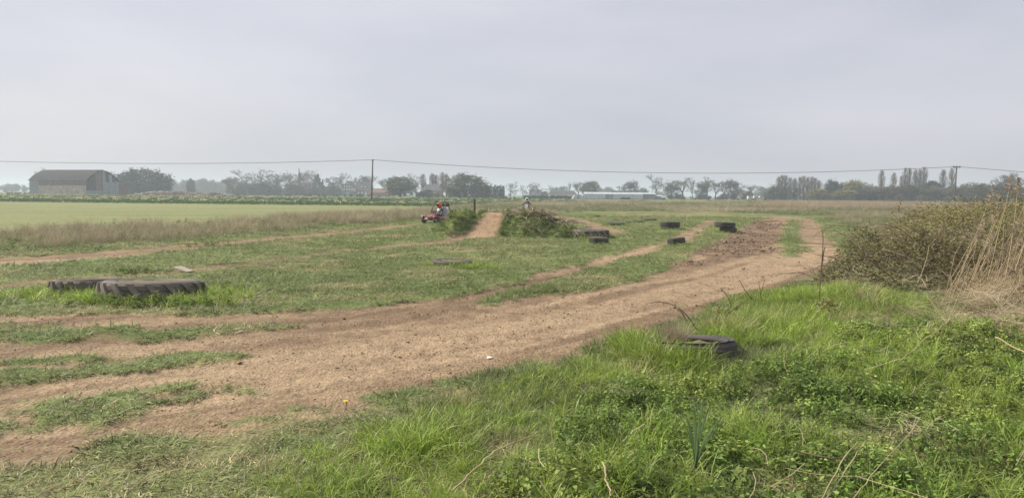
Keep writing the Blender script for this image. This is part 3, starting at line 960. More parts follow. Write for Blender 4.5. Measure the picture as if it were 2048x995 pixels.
ty = []
for px, yb, wpx, zt, w, tl, lab in (
    (299, 612, 190, 0.265, 0.44, (R(-4.0), R(0.5)), "big weathered tractor tyre in front, ringed by weeds at the left"),
    (171, 594, 130, 0.19, 0.42, (R(-4.0), R(-1)), "smaller tractor tyre sunk in grass left of the big tractor tyre")):
    o, c, D, w_, g = tyre("tractor_tyre", px, yb, wpx, zt, lab, w=w, tilt=tl, mat=M_TRACTOR, hole=0.70, group="tractor tyres at the left", fill=0.95)
    lugs(o, D / 2, w, 18, M_TRACTOR)
    ty.append((c, D))
o, c, D, w_, g = tyre("tractor_tyre", 1181, 479, 72, 0.30, "lugged tractor tyre overgrown with dry grass behind a small car tyre", w=0.36, mat=M_TRACTOR, hole=0.66)
lugs(o, D / 2, 0.36, 16, M_TRACTOR)
ty.append((c, D))
for px, yb, wpx, zt, tl, lab in (
    (906, 538, 80, 0.115, (0.02, 0.03), "grey tyre sunk almost flush in the grass island, alone in mid field"),
    (1198, 491, 41, 0.22, (0.0, 0.05), "small car tyre standing proud in front of the overgrown tractor tyre"),
    (1232, 452.5, 36, 0.17, (0.03, 0.04), "low dark tyre in the grass, nearest of the four behind"),
    (1261, 447.5, 20, 0.10, (0, 0), "thin pale-topped tyre half hidden between two low tyres"),
    (1278, 447, 20, 0.14, (0, 0.04), "small low tyre right of the pale-topped one"),
    (1300, 444, 29, 0.17, (0.02, 0), "low wide tyre in the grass, farthest right of the low row"),
    (1194, 435, 15, 0.12, (0, 0), "tiny far tyre behind the low row near the dirt spur")):
    o, c, D, w_, g = tyre("tyre", px, yb, wpx, zt, lab, tilt=tl, group="tyres marking the track", fill=0.92)
    ty.append((c, D))
o, c, D, w_, g = tyre("tyre", 1341, 460, 40, 0.13, "lower tyre of the upright stack in mid field", w=0.22)
ty.append((c, D))
o, *_ = tyre("tyre", 1341, 460, 40, 0.365, "upper black tyre of the upright stack in mid field", w=0.235, z0=g)
o, c, D, w_, g = tyre("tyre", 1458, 466, 34, 0.21, "lower tyre of the leaning stack beside the muddy hollow", w=0.22)
ty.append((c, D))
o, *_ = tyre("tyre", 1451, 466, 41, 0.455, "upper black tyre of the leaning stack beside the muddy hollow", w=0.24, z0=g, tilt=(0, R(3)))
o, c, D, w_, g = tyre("tyre", 1353, 492, 33, 0.06, "pale worn tyre lying under the tilted tyre beside the branching track", w=0.20, mat=M_PALE)
ty.append((c, D))
o, *_ = tyre("tyre", 1355, 492, 36, 0.255, "tilted dark tyre resting on a pale one beside the branching track", w=0.19, z0=g, tilt=(R(-3), R(-7)))
o, c, D, w_, g = tyre("tyre", 1392, 742, 182, 0.15, "large worn tyre half buried in long grass on the near bank", w=0.32, tilt=(R(-5), R(-1.5)), hole=0.76, fill=0.82)
FT = (c, D)
# grass crowding the feet of the tyres
parts_ = []
for c, D in ty:
    n = int(60 * D + 14)
    a = rng.uniform(0, 6.28, n)
    r_ = D / 2 + np.abs(rng.normal(0.07, 0.10, n)) + 0.02
    big = 1.5 if D > 1.2 else 1.0
    s_ = rng.uniform(0.35, 0.75, n) * big * 0.75
    parts_.append((c.x + r_ * np.cos(a), c.y + r_ * np.sin(a), s_))
for px, py, n, rx, ry in ((435, 592, 90, 0.35, 0.35), (85, 592, 80, 0.35, 0.35), (200, 606, 70, 0.4, 0.12), (350, 612, 80, 0.5, 0.12), (945, 537, 60, 0.25, 0.25)):
    c = G(px, py)
    parts_.append((c.x + rng.normal(0, rx, n), c.y + rng.normal(0, ry, n), rng.uniform(0.4, 0.8, n)))
c, D = FT
a = rng.uniform(math.pi * 0.75, math.pi * 1.47, 150); r_ = D / 2 + rng.uniform(0.0, 0.3, 150)
parts_.append((c.x + r_ * np.cos(a), c.y + r_ * np.sin(a), rng.uniform(0.6, 1.05, 150)))
x, y, s = cat_(parts_)
put("tyre_fringe_grass", longg, x, y, s, np.clip(rng.normal(0.05, 0.1, len(x)), 0, 1), "taller grass crowding round the feet of the tyres", tilt=0.25)
parts_ = []
for px, py, n, rx, ry, sc_ in ((300, 612, 70, 0.85, 0.22, 1.1), (440, 588, 16, 0.45, 0.3, 0.8), (80, 590, 12, 0.5, 0.3, 0.8), (300, 549, 30, 0.8, 0.15, 0.8), (430, 493, 30, 0.9, 0.3, 0.9), (1225, 478, 12, 0.25, 0.2, 0.8)):
    c = G(px, py)
    parts_.append((c.x + rng.normal(0, rx, n) * 0.6, c.y + rng.normal(0, ry, n), sc_ * rng.uniform(0.6, 1.2, n)))
x, y, s = cat_(parts_)
put("tyre_foot_weeds", weeds, x, y, s * 0.62, np.clip(rng.normal(0.1, 0.15, len(x)), 0, 1), "dark leafy weeds at the foot of the tractor tyres", tilt=0.3)
# dry tufts
c = FT[0]
x = np.concatenate([c.x - 0.16 + rng.normal(0, 0.045, 14), G(1175, 470).x + rng.normal(0, 0.5, 10), G(1320, 437).x + rng.normal(0, 0.8, 20)])
y = np.concatenate([c.y + 0.02 + rng.normal(0, 0.05, 14), G(1175, 470).y + 0.6 + rng.normal(0, 0.2, 10), G(1320, 437).y + rng.normal(0, 0.8, 20)])
z = hz(x, y); z[:14] += 0.12
s = np.concatenate([rng.uniform(0.35, 0.55, 14), rng.uniform(0.7, 1.1, 10), rng.uniform(0.5, 0.9, 20)])
scatter("dry_tufts", dryg, np.stack([x, y, z], 1), rng.uniform(0, 6.28, len(x)), s, np.clip(rng.normal(0.95, 0.1, len(x)), 0, 1), tilt=rng.normal(0, 0.1, (len(x), 2)), label="brown dry tufts growing out of the old tyres")

# ------------------------------------------------------------------ poles, cables, post, board
M_WOOD = mat_plain("weathered_pole_wood", (0.10, 0.085, 0.07), 0.9, col2=(0.17, 0.15, 0.13), scale=8, bump=0.2)
M_STEEL = mat_plain("dull_steel", (0.22, 0.23, 0.24), 0.5, metal=0.6, scale=10)
M_CER = mat_plain("insulator", (0.14, 0.12, 0.11), 0.35, scale=10)
M_CABLE = mat_plain("black_cable", (0.06, 0.06, 0.065), 0.6, scale=10)
M_BOARD = mat_plain("bleached_board", (0.26, 0.24, 0.19), 0.9, col2=(0.36, 0.33, 0.27), scale=9)
def pole(px_b, px_t, yt, d, label, arm):
    t = at(px_t, yt, d)
    b = at(px_b, 400, d); b.z = -0.5
    o = empty("telegraph_pole", (b.x, b.y, 0), 0, label, "pole", "poles carrying the overhead cable")
    lean = (t.x - b.x)
    MB().tube([(0, 0, -0.5), (lean * 0.5, 0, t.z / 2), (lean, 0, t.z)], [0.17, 0.15, 0.12], 12).build("shaft", M_WOOD, o, smooth=True)
    MB().lathe([(0.0, t.z + 0.10), (0.07, t.z + 0.08), (0.14, t.z + 0.01), (0.125, t.z - 0.02)], 12).xf(Matrix.Translation((lean, 0, 0))).build("cap", M_STEEL, o)
    if arm:
        MB().box((lean - 0.75, -0.06, t.z - 0.22), (lean + 0.75, 0.06, t.z - 0.08)).build("cross_arm", M_WOOD, o)
        for s in (-0.6, 0.0, 0.62):
            MB().lathe([(0.0, 0.26), (0.06, 0.24), (0.09, 0.16), (0.05, 0.13), (0.10, 0.07), (0.03, 0.05), (0.03, -0.08)], 10).xf(Matrix.Translation((lean + s, 0, t.z - 0.06 + (0.1 if s == 0 else 0)))).build("insulator", M_CER, o)
        MB().tube([(lean - 0.45, -0.07, t.z - 0.15), (lean, -0.13, t.z - 0.75)], 0.025, 5).build("brace", M_STEEL, o)
    else:
        MB().box((lean - 0.16, -0.2, t.z - 0.32), (lean + 0.16, 0.2, t.z - 0.22)).build("bracket", M_STEEL, o)
        MB().lathe([(0.0, 0.2), (0.07, 0.17), (0.10, 0.08), (0.04, 0.02), (0.04, -0.1)], 10).xf(Matrix.Translation((lean + 0.14, 0, t.z - 0.14))).build("insulator", M_CER, o)
    MB().box((lean * 0.2 - 0.13, -0.20, 1.9), (lean * 0.2 + 0.13, -0.16, 2.3)).build("warning_plate", M_STEEL, o)
    return t
tA = pole(743, 745.5, 319, 150, "bare wooden telegraph pole with single bracket standing in the daffodil strip", False)
tB = pole(1908, 1913.5, 333, 150, "wooden pole with a short cross arm above the bramble thicket", True)
def cable(a, b, sag, label):
    pts = []
    for k in range(33):
        t = k / 32
        p = a.lerp(b, t)
        p.z -= sag * 4 * t * (1 - t)
        pts.append(p)
    o = MB().tube(pts, 0.045, 5).build("overhead_cable", M_CABLE)
    tag(o, label, "cable", "spans of the overhead cable")
cable(at(-110, 319, 150), tA + Vector((0.14, 0, -0.05)), 0.75, "black overhead cable running left from the telegraph pole")
cable(tA + Vector((0.14, 0, -0.05)), tB, 1.9, "long overhead cable sagging between the two poles")
cable(tB, at(2900, 370, 155), 1.2, "overhead cable leaving the cross-arm pole to the right")

p = at(949, 398, 33.6)
o = empty("fence_post", (p.x, p.y, 0), 0.2, "short brown wooden post behind the left bank of the jump", "post")
MB().box((-0.045, -0.045, -0.1), (0.045, 0.045, p.z - 0.02)).build("stake", M_WOOD, o)
MB().add([(-0.045, -0.045, p.z - 0.02), (0.045, -0.045, p.z - 0.02), (0.045, 0.045, p.z - 0.02), (-0.045, 0.045, p.z - 0.02), (0, 0, p.z + 0.05)],
         [(0, 1, 4), (1, 2, 4), (2, 3, 4), (3, 0, 4)]).build("pointed_top", M_WOOD, o)
a, b = G(338, 541), G(401, 552)
c = (a + b) / 2
o = MB().add([(-0.31, -0.08, 0), (0.29, -0.07, 0), (0.31, 0.07, 0), (-0.30, 0.08, 0), (-0.31, -0.08, 0.03), (0.29, -0.07, 0.026), (0.31, 0.07, 0.026), (-0.30, 0.08, 0.034)],
             [(0, 3, 2, 1), (4, 5, 6, 7), (0, 1, 5, 4), (1, 2, 6, 5), (2, 3, 7, 6), (3, 0, 4, 7)]).build("board", M_BOARD, None, (c.x, c.y, float(hz(c.x, c.y)[0]) + 0.035))
o.rotation_euler = (R(4), R(4), math.atan2(b.y - a.y, b.x - a.x))
tag(o, "pale weathered board lying in the grass behind the big tractor tyre", "board")

# ------------------------------------------------------------------ brambles, reeds and single plants of the near bank
M_CANE = mat_plain("bramble_cane", (0.10, 0.068, 0.055), 0.7, col2=(0.21, 0.155, 0.105), scale=3)
M_DEAD = mat_plain("dead_stem", (0.26, 0.21, 0.145), 0.85, col2=(0.44, 0.37, 0.27), scale=2)
M_BLEAF = mat_leaf("bramble_leaf", (0.225, 0.212, 0.085), (0.29, 0.205, 0.135), trans=0.3, vscale=1.6, bright=0.7)
M_REED = mat_plain("dry_reed", (0.30, 0.235, 0.135), 0.75, col2=(0.47, 0.385, 0.24), scale=2.5)
M_PLUME = mat_plain("reed_plume", (0.24, 0.18, 0.13), 0.95, col2=(0.40, 0.32, 0.24), scale=9)

def dome(cx, cy, rx, ry, h, seed):
    def z(x, y):
        q = ((x - cx) / rx) ** 2 + ((y - cy) / ry) ** 2
        n = fbm(x * 0.9, y * 0.9, seed, 4)
        n2 = fbm(x * 2.6, y * 2.6, seed + 9, 3)
        return h * np.clip(1 - q ** 1.5, 0, 1) ** 0.6 * (0.26 + 0.62 * n + 0.90 * n2)
    return z

def leaf_cloud(name, P, size, mat, parent, seed, up=0.6):
    """many small separate leaves, one joined part"""
    g = np.random.default_rng(seed)
    n = len(P)
    a, el = g.uniform(0, 6.28, n), g.normal(0.0, 0.5, n)
    L = size * g.uniform(0.6, 1.35, n)
    dx = np.stack([np.cos(a) * np.cos(el), np.sin(a) * np.cos(el), np.sin(el)], 1)
    sd = np.stack([-np.sin(a), np.cos(a), g.normal(0, 0.6, n)], 1)
    sd /= np.linalg.norm(sd, axis=1)[:, None]
    nn = np.cross(dx, sd)
    l_ = L[:, None]
    v0 = P
    v1 = P + dx * l_ * 0.45 + sd * l_ * 0.34 + nn * l_ * 0.08
    v2 = P + dx * l_ - nn * l_ * 0.12
    v3 = P + dx * l_ * 0.45 - sd * l_ * 0.34 + nn * l_ * 0.08
    V = np.stack([v0, v1, v2, v3], 1).reshape(-1, 3)
    i = np.arange(n) * 4
    T = np.concatenate([np.stack([i, i + 1, i + 2], 1), np.stack([i, i + 2, i + 3], 1)])
    me = mesh_np(name, V, [T], [mat])
    t_ = me.attributes.new("tint", 'FLOAT', 'POINT')
    t_.data.foreach_set("value", np.repeat(g.uniform(0, 1, n), 4).astype(np.float32))
    return tag(link(name, me, parent), kind='stuff')

def arc(p0, az, L, rise, seg=9, wob=0.04):
    p0 = Vector(p0)
    pts = []
    for k in range(seg + 1):
        t = k / seg
        pts.append(p0 + Vector((math.cos(az) * L * t, math.sin(az) * L * t, rise * 4 * t * (1 - t * 0.78))) + Vector((random.gauss(0, wob), random.gauss(0, wob), random.gauss(0, wob * 0.6))) * (0 if k == 0 else 1))
    return pts

def thicket(label, domes, nleaf, ncane, lsize, box, seed):
    cx, cy = (box[0] + box[1]) / 2, (box[2] + box[3]) / 2
    o = empty("bramble_thicket", (0, 0, 0), 0, label, "bramble")
    g = np.random.default_rng(seed)
    def top(x, y):
        return np.maximum.reduce([d_(x, y) for d_ in domes])
    x, y = g.uniform(box[0], box[1], nleaf * 4), g.uniform(box[2], box[3], nleaf * 4)
    t = top(x, y)
    k = t > 0.12
    x, y, t = x[k][:nleaf], y[k][:nleaf], t[k][:nleaf]
    clump = fbm(x * 3.2, y * 3.2, seed + 3, 3)
    k = g.uniform(0, 1, len(x)) < 0.15 + 1.3 * clump
    x, y, t = x[k], y[k], t[k]
    P = np.stack([x, y, hz(x, y) + np.maximum(t - g.exponential(0.16, len(x)) + g.normal(0, 0.035, len(x)), 0.03)], 1)
    leaf_cloud("leaves", P, lsize, M_BLEAF, o, seed)
    b = MB()
    xs_, ys_ = g.uniform(box[0], box[1], ncane * 3), g.uniform(box[2], box[3], ncane * 3)
    t = top(xs_, ys_)
    idx = np.where(t > 0.25)[0][:ncane]
    for i in idx:
        L = g.uniform(0.3, 1.3) * (0.6 if box[1] < 10 else 1)
        az = g.uniform(0, 6.28)
        q = arc((xs_[i], ys_[i], t[i] * g.uniform(0.35, 0.9)), az, L, g.uniform(0.05, 0.20), 6, 0.025)
        b.tube(q, [0.006, 0.006, 0.0055, 0.005, 0.0045, 0.004, 0.003], 3, cap=False)
    for i in idx[:ncane // 5]:
        q = arc((xs_[i], ys_[i], t[i] * 0.9), g.uniform(0, 6.28), g.uniform(0.4, 1.0), g.uniform(0.12, 0.30), 7, 0.02)
        b.tube(q, [0.006, 0.006, 0.0055, 0.005, 0.0045, 0.004, 0.0035, 0.003], 3, cap=False)
    c = b.build("stems", M_CANE, o)
    c["kind"] = 'stuff'
    b = MB()
    for i in np.where(t > 0.25)[0][ncane:ncane + ncane // 2]:
        q = arc((xs_[i], ys_[i], t[i] * g.uniform(0.2, 0.8)), g.uniform(0, 6.28), g.uniform(0.4, 1.1), g.uniform(0.04, 0.15), 4, 0.03)
        b.tube(q, 0.0045, 3, cap=False)
    if b.v:
        c = b.build("dead_stems", M_DEAD, o)
        c["kind"] = 'stuff'
    return o, top

near_b, near_top = thicket("dark low bramble bush at the edge of the track, in front of the big thicket",
                 [dome(6.35, 12.5, 1.3, 1.05, 0.95, 401), dome(7.6, 12.6, 1.3, 1.1, 0.85, 402), dome(9.3, 12.3, 1.5, 1.1, 0.75, 407)], 18000, 300, 0.05, (4.9, 10.8, 11.0, 14.0), 411)
big_b, big_top = thicket("large tangled olive-brown bramble thicket filling the right side below the wood",
                [dome(12.6, 17.3, 3.7, 4.6, 1.42, 403), dome(9.2, 14.6, 1.9, 1.6, 1.05, 404), dome(12.8, 15.0, 3.0, 3.2, 1.36, 405), dome(12.6, 20.5, 2.4, 3.0, 1.15, 406), dome(10.2, 16.6, 2.3, 2.6, 1.32, 408)], 46000, 620, 0.052, (7.0, 16.5, 12.2, 23.5), 412)

def cane(parent, pix, d, rad, name="cane", label=None, mat=None):
    """a single cane through photo points at about distance d"""
    pts = [at(x_, y_, dd) for (x_, y_), dd in zip(pix, d if hasattr(d, '__len__') else [d] * len(pix))]
    n = len(pts)
    sm = []
    for i in range(n - 1):                                            # Catmull-Rom
        p0, p1, p2, p3 = pts[max(i - 1, 0)], pts[i], pts[i + 1], pts[min(i + 2, n - 1)]
        for k in range(4):
            t = k / 4
            sm.append(0.5 * ((2 * p1) + (p2 - p0) * t + (2 * p0 - 5 * p1 + 4 * p2 - p3) * t * t + (3 * p1 - p0 - 3 * p2 + p3) * t ** 3))
    sm.append(pts[-1])
    m = len(sm)
    o = MB().tube(sm, [rad * (1 - 0.5 * k / m) for k in range(m)], 5).build(name, mat or M_CANE, parent, smooth=True)
    if label: o["label"] = label
    return o, sm

for pix, dd in (([(1912, 560), (1850, 500), (1800, 458), (1750, 448), (1715, 462), (1680, 492)], 13.2),
                ([(1870, 590), (1830, 530), (1770, 516), (1720, 530), (1690, 560)], 12.2),
                ([(1790, 560), (1740, 520), (1690, 506), (1660, 520), (1630, 560), (1605, 575)], 11.6),
                ([(1887, 520), (1886, 470), (1888, 434)], 14.0), ([(1990, 520), (1930, 470), (1860, 462), (1800, 470)], 14.2),
                ([(2010, 470), (1950, 440), (1880, 438), (1820, 446)], 15.0)):
    cane(big_b if dd > 12.5 else near_b, pix, dd, 0.007)

def shoot(label, canes_, d, leaves_n, name="bramble_shoot", seed=0, lsize=0.04, rad=0.007, mat=None):
    b0 = at(*canes_[0][0], d)
    o = empty(name, (0, 0, 0), 0, label, "bramble")
    P = []
    for pix in canes_:
        _, sm = cane(o, pix, d, rad, mat=mat)
        P += [tuple(p) for p in sm[len(sm) // 3:]]
    if leaves_n:
        g = np.random.default_rng(seed)
        P = np.array(P)[g.integers(0, len(P), leaves_n)] + g.normal(0, 0.025, (leaves_n, 3))
        leaf_cloud("leaves", P, lsize, M_BLEAF, o, seed)
    return o
shoot("leafless bramble shoot arching left over the track edge above the half-buried tyre", [[(1395, 660), (1375, 632), (1352, 612), (1320, 603), (1300, 606)], [(1372, 640), (1362, 622), (1345, 614)]], 8.2, 22, seed=421)
shoot("dark bramble shoot with green leaves right of the arching leafless one", [[(1420, 660), (1445, 630), (1462, 612), (1450, 585), (1440, 578)], [(1430, 650), (1435, 625), (1438, 612)], [(1440, 640), (1470, 616), (1490, 604)]], 8.8, 60, seed=422)
shoot("thin bare twig leaning left at the grass edge below the track", [[(1508, 602), (1490, 580), (1478, 558)]], 10.4, 0, rad=0.006)
shoot("forked bare twig standing beside the thin leaning twig", [[(1523, 606), (1520, 580), (1517, 562)], [(1521, 590), (1526, 572), (1529, 560)]], 10.2, 0, rad=0.005)
shoot("tall straight bare stem rising in front of the dark bramble bush", [[(1638, 612), (1640, 570), (1644, 520), (1646, 480), (1645, 458)], [(1642, 545), (1648, 500), (1651, 495)]], 9.8, 0, rad=0.008)
# dead seed head plant
c = at(1655, 640, 8.8)
o = empty("seed_head", (0, 0, 0), 0, "brown withered seed head on a stalk at the foot of the tall bare stem", "plant")
cane(o, [(1660, 640), (1661, 625), (1657, 612), (1652, 606)], 8.8, 0.006, "stalk", mat=M_DEAD)
g = np.random.default_rng(431)
P = np.array(at(1656, 608, 8.8)) + g.normal(0, 1, (150, 3)) * np.array([0.07, 0.07, 0.045])
leaf_cloud("withered_leaves", P, 0.04, MATS["bramble_leaf"], o, 432)

# reeds: each stem is a part of the clump, plumes are its sub-parts
rc = G(2040, 610)
clump = empty("reed_clump", (rc.x, rc.y, 0), 0, "tall clump of leaning dry reeds at the right edge of the picture", "reeds")
stem_m, plume_m, leaf_m = [], [], []
for i in range(4):
    g = random.Random(440 + i)
    H = 1.0
    pts = [(0.012 * g.gauss(0, 1) * t * t + 0.04 * t * t, 0.012 * g.gauss(0, 1) * t, H * t) for t in (0, 0.25, 0.5, 0.75, 1.0)]
    stem_m.append((MB().tube(pts, [0.0030, 0.0028, 0.0025, 0.0020, 0.0013], 4, cap=False).mesh("reed_stem", M_REED, True), pts))
    V, T = [], []
    for k in range(60):
        t = g.random()
        base = Vector((0, 0, 0.16 * t))
        az, L = g.gauss(0.2, 0.9), 0.075 * (1 - 0.6 * t) * g.uniform(0.6, 1.2)
        tip = base + Vector((math.cos(az) * L * 0.75, math.sin(az) * L * 0.75, L * g.uniform(0.1, 0.9)))
        s = Vector((g.gauss(0, 1), g.gauss(0, 1), g.gauss(0, 1))).normalized() * 0.005
        n0 = len(V)
        V += [base - s * 0.3, base + s, tip]
        T.append((n0, n0 + 1, n0 + 2))
    plume_m.append(MB().add(V, T).mesh("plume", M_PLUME))
    pl = []
    for k in range(2):
        b = MB()
        t0 = g.uniform(0.2, 0.8)
        az, L = g.uniform(-0.8, 0.8), g.uniform(0.15, 0.30)
        p0 = Vector((0.04 * t0 * t0, 0, t0))
        q = [p0 + Vector((math.cos(az) * L * u, math.sin(az) * L * u, L * (0.75 * u - 0.75 * u * u))) for u in (0, 0.33, 0.66, 1.0)]
        w_ = Vector((-math.sin(az), math.cos(az), 0)) * 0.0045
        b.add([v for j, p in enumerate(q) for v in (p - w_ * (1 - 0.3 * j), p + w_ * (1 - 0.3 * j))], [(0, 1, 3, 2), (2, 3, 5, 4), (4, 5, 7, 6)])
        leaf_m.append(b.mesh("reed_leaf", M_REED))
def reed(base, tip, plume, k):
    v = tip - base
    L = v.length
    s = link("reed_stem", stem_m[k][0], clump)
    s.location = base - Vector((rc.x, rc.y, 0))
    q = v.to_track_quat('Z', 'Y')
    s.rotation_mode = 'QUATERNION'
    s.rotation_quaternion = q
    s.scale = (1.9, 1.9, L)
    for j in (0, 1):
        link("reed_leaf", leaf_m[2 * k + j], s)
    if plume:
        e = stem_m[k][1][-1]
        pl = link("plume", plume_m[k], s)
        pl.location = (e[0], e[1], 0.94)
        pl.scale = (1.0, 1.0, 1.5 / L)
g = random.Random(450)
for k in range(262):                                                  # the dense sheaf
    u = g.random() ** 0.6
    bx = 1850 + 215 * u + g.gauss(0, 15)
    by = 628 + g.gauss(0, 20) - 15 * u
    base = G(bx, by)
    ln = g.gauss(0.60, 0.20)
    L = g.uniform(0.6, 1.6) * (0.75 + 0.3 * u)
    tip = base + Vector((math.sin(ln) * L * g.uniform(0.9, 1.1), g.gauss(0, 0.16) * L, math.cos(ln) * L))
    reed(base, tip, g.random() < 0.35, k % 4)
for k, (b_, t_, d) in enumerate((((1910, 580), (1985, 395), 10.0), ((1945, 560), (2008, 408), 10.4), ((1880, 610), (1960, 480), 9.6), ((1960, 540), (2035, 385), 10.2), ((1900, 560), (1965, 455), 11),
                             ((1985, 540), (2070, 380), 10), ((1930, 590), (1995, 440), 10), ((1835, 565), (1878, 470), 10.6), ((1975, 560), (2026, 372), 9.8), ((2030, 540), (2100, 345), 9.0), ((2010, 560), (2046, 380), 9.4))):
    reed(at(*b_, d), at(*t_, d + 0.2), True, k % 4)
for k in range(26):                                                   # collapsed stems low down
    base = G(g.uniform(1890, 2120), g.uniform(560, 690))
    L = g.uniform(0.5, 1.1)
    reed(base + Vector((0, 0, 0.05)), base + Vector((L * 0.85, g.uniform(-0.3, 0.3) * L, L * g.uniform(0.25, 0.6))), False, k % 4)

x, y = in_poly(poly([(1900, 640), (1960, 575), (2200, 565), (2200, 680), (1990, 690)]), 10)
n = len(x)
scatter("broken_reeds", dryg, np.stack([x, y, hz(x, y)], 1), rng.normal(0, 0.35, n), rng.uniform(0.3, 0.8, n), np.clip(rng.normal(0.9, 0.15, n), 0, 1), tilt=np.stack([rng.normal(0, 0.35, n), rng.normal(0.6, 0.4, n)], 1), label="dense broken dry stems leaning right at the foot of the reeds")

# young daffodil without bloom, every leaf a part
M_DL = mat_leaf("daffodil_blade", (0.18, 0.265, 0.115), (0.45, 0.36, 0.16), trans=0.5, rough=0.35, spec=0.5)
c = G(1392, 905, 0.30); cz = 0.22
daf = empty("daffodil_plant", (c.x, c.y, cz), 0, "clump of upright blue-green daffodil leaves standing alone in the nettles", "plant")
dd = c.y
for (tx, ty_), bend, w_ in (((1408, 790), 0.05, 0.016), ((1372, 830), -0.1, 0.016), ((1388, 812), 0.0, 0.018), ((1420, 808), 0.1, 0.016), ((1446, 832), 0.12, 0.016), ((1440, 850), 0.1, 0.014), ((1364, 835), -0.35, 0.014), ((1400, 826), 0.02, 0.016), ((1432, 838), 0.15, 0.014)):
    t = at(tx, ty_, dd + random.uniform(-0.1, 0.1)) - Vector((c.x, c.y, cz))
    V, Fq = [], []
    for k in range(7):
        u = k / 6
        p = Vector((t.x * (u ** 1.5), t.y * u, t.z * (1.15 * u - 0.15 * u * u)))
        ww = w_ * 0.5 * (1 if u < 0.75 else (1 - u) * 3.2 + 0.2)
        sd = Vector((math.cos(bend * 3), math.sin(bend * 3) + 0.25, 0)) * ww
        V += [p - sd, p + Vector((0, 0.004, 0)), p + sd]
    for k in range(6):
        Fq += [(3 * k, 3 * k + 1, 3 * k + 4, 3 * k + 3), (3 * k + 1, 3 * k + 2, 3 * k + 5, 3 * k + 4)]
    MB().add(V, Fq).build("leaf", M_DL, daf, smooth=True)

def stalk(pix, label, dz=0.16, rad=0.004, mat=None, cat="stalk"):
    pts = [G(x_, y_, dz) for x_, y_ in pix]
    sm = []
    for i in range(len(pts) - 1):
        for k in range(5):
            sm.append(pts[i].lerp(pts[i + 1], k / 5) + Vector((random.gauss(0, 0.004), random.gauss(0, 0.004), random.gauss(0, 0.004))))
    sm.append(pts[-1])
    for k, p in enumerate(sm):
        p.z = float(hz(p.x, p.y)[0]) + dz
    o = MB().tube(sm, [rad * (1 - 0.4 * k / len(sm)) for k in range(len(sm))], 5).build("dry_stalk", mat or M_REED, None, smooth=True)
    tag(o, label, cat, "dry stalks lying over the nettles")
stalk([(905, 990), (940, 955), (990, 915), (1030, 893), (1062, 878)], "long curved pale stalk lying across the grass left of the nettles", 0.20, 0.005)
stalk([(1205, 930), (1213, 960), (1222, 995)], "short pale stalk lying near the bottom edge below the nettles", 0.17, 0.006)
stalk([(1640, 995), (1680, 930), (1715, 885)], "pale stalk pointing up right from the bottom edge among nettles", 0.22)
stalk([(1650, 995), (1690, 945), (1732, 882)], "second pale stalk crossing close beside the one from the bottom edge", 0.20)
stalk([(1700, 995), (1740, 955), (1800, 895), (1840, 845)], "long thin stalk running up right through the nettles", 0.24, 0.003)
stalk([(1600, 905), (1660, 920), (1740, 918)], "brown twig lying level across the nettles right of the daffodil leaves", 0.17, 0.005, M_CANE)
stalk([(1990, 710), (2030, 735), (2060, 748)], "thick pale reed stem lying at the right edge above the nettles", 0.15, 0.007)
stalk([(1800, 745), (1860, 700), (1920, 660)], "pale stalk slanting over the nettles below the dry reed mat", 0.26, 0.004)

# heap of dead stems on the right bank of the jump
bh = empty("brush_heap", (0.9, 29.0, 0), 0, "heap of pale dead stems on the right bank of the jump", "brush")
b = MB()
for k in range(210):
    x_, y_ = random.gauss(0.95, 0.52), random.gauss(28.9, 0.55)
    z_ = float(mound(np.array([x_]), np.array([y_]))[0])
    b.tube(arc((x_ - 0.9, y_ - 29.0, z_), random.uniform(0, 6.28), random.uniform(0.25, 0.7), random.uniform(0.06, 0.22), 4, 0.02), 0.011, 3, cap=False)
o = b.build("stems", M_DEAD, bh); o["kind"] = 'stuff'
b = MB()
for k in range(5):
    x_ = 1.0 + 0.25 * k
    b = MB().tube(arc((x_ - 0.9, -0.9 + 0.12 * k, float(mound(np.array([x_]), np.array([28.1]))[0])), random.uniform(-0.6, 0.9), 0.8, 0.15, 5, 0.03), 0.02, 5)
    b.build("branch", M_DEAD, bh)
# dandelions
M_YEL = mat_plain("dandelion_yellow", (0.80, 0.52, 0.03), 0.7, scale=30)
for (px, py), lab in (((692, 819), "orange-yellow dandelion at the near track edge"), ((551, 556), "yellow dandelion in the grass right of the tractor tyres")):
    c = G(px, py)
    o = empty("dandelion", (c.x, c.y, float(hz(c.x, c.y)[0])), 0, lab, "flower")
    MB().tube([(0, 0, 0), (0.005, 0, 0.05)], 0.003, 5).build("stem", M_LONG, o)
    MB().lathe([(0.0, 0.056), (0.011, 0.059), (0.019, 0.055), (0.010, 0.048), (0.0, 0.046)], 12).build("flower_head", M_YEL, o)
M_LITTER = mat_plain("white_litter", (0.75, 0.75, 0.74), 0.6, scale=20)
c = G(979, 718)
o = MB().add([(-0.03, -0.018, 0.0), (0.027, -0.02, 0.006), (0.034, 0.02, 0.003), (-0.02, 0.024, 0.012), (0.0, 0.0, 0.016)], [(0, 1, 4), (1, 2, 4), (2, 3, 4), (3, 0, 4), (3, 2, 1, 0)]).build("paper_scrap", M_LITTER, None, (c.x, c.y, float(hz(c.x, c.y)[0]) + 0.012))
tag(o, "crumpled scrap of white paper on the bare track", "litter")
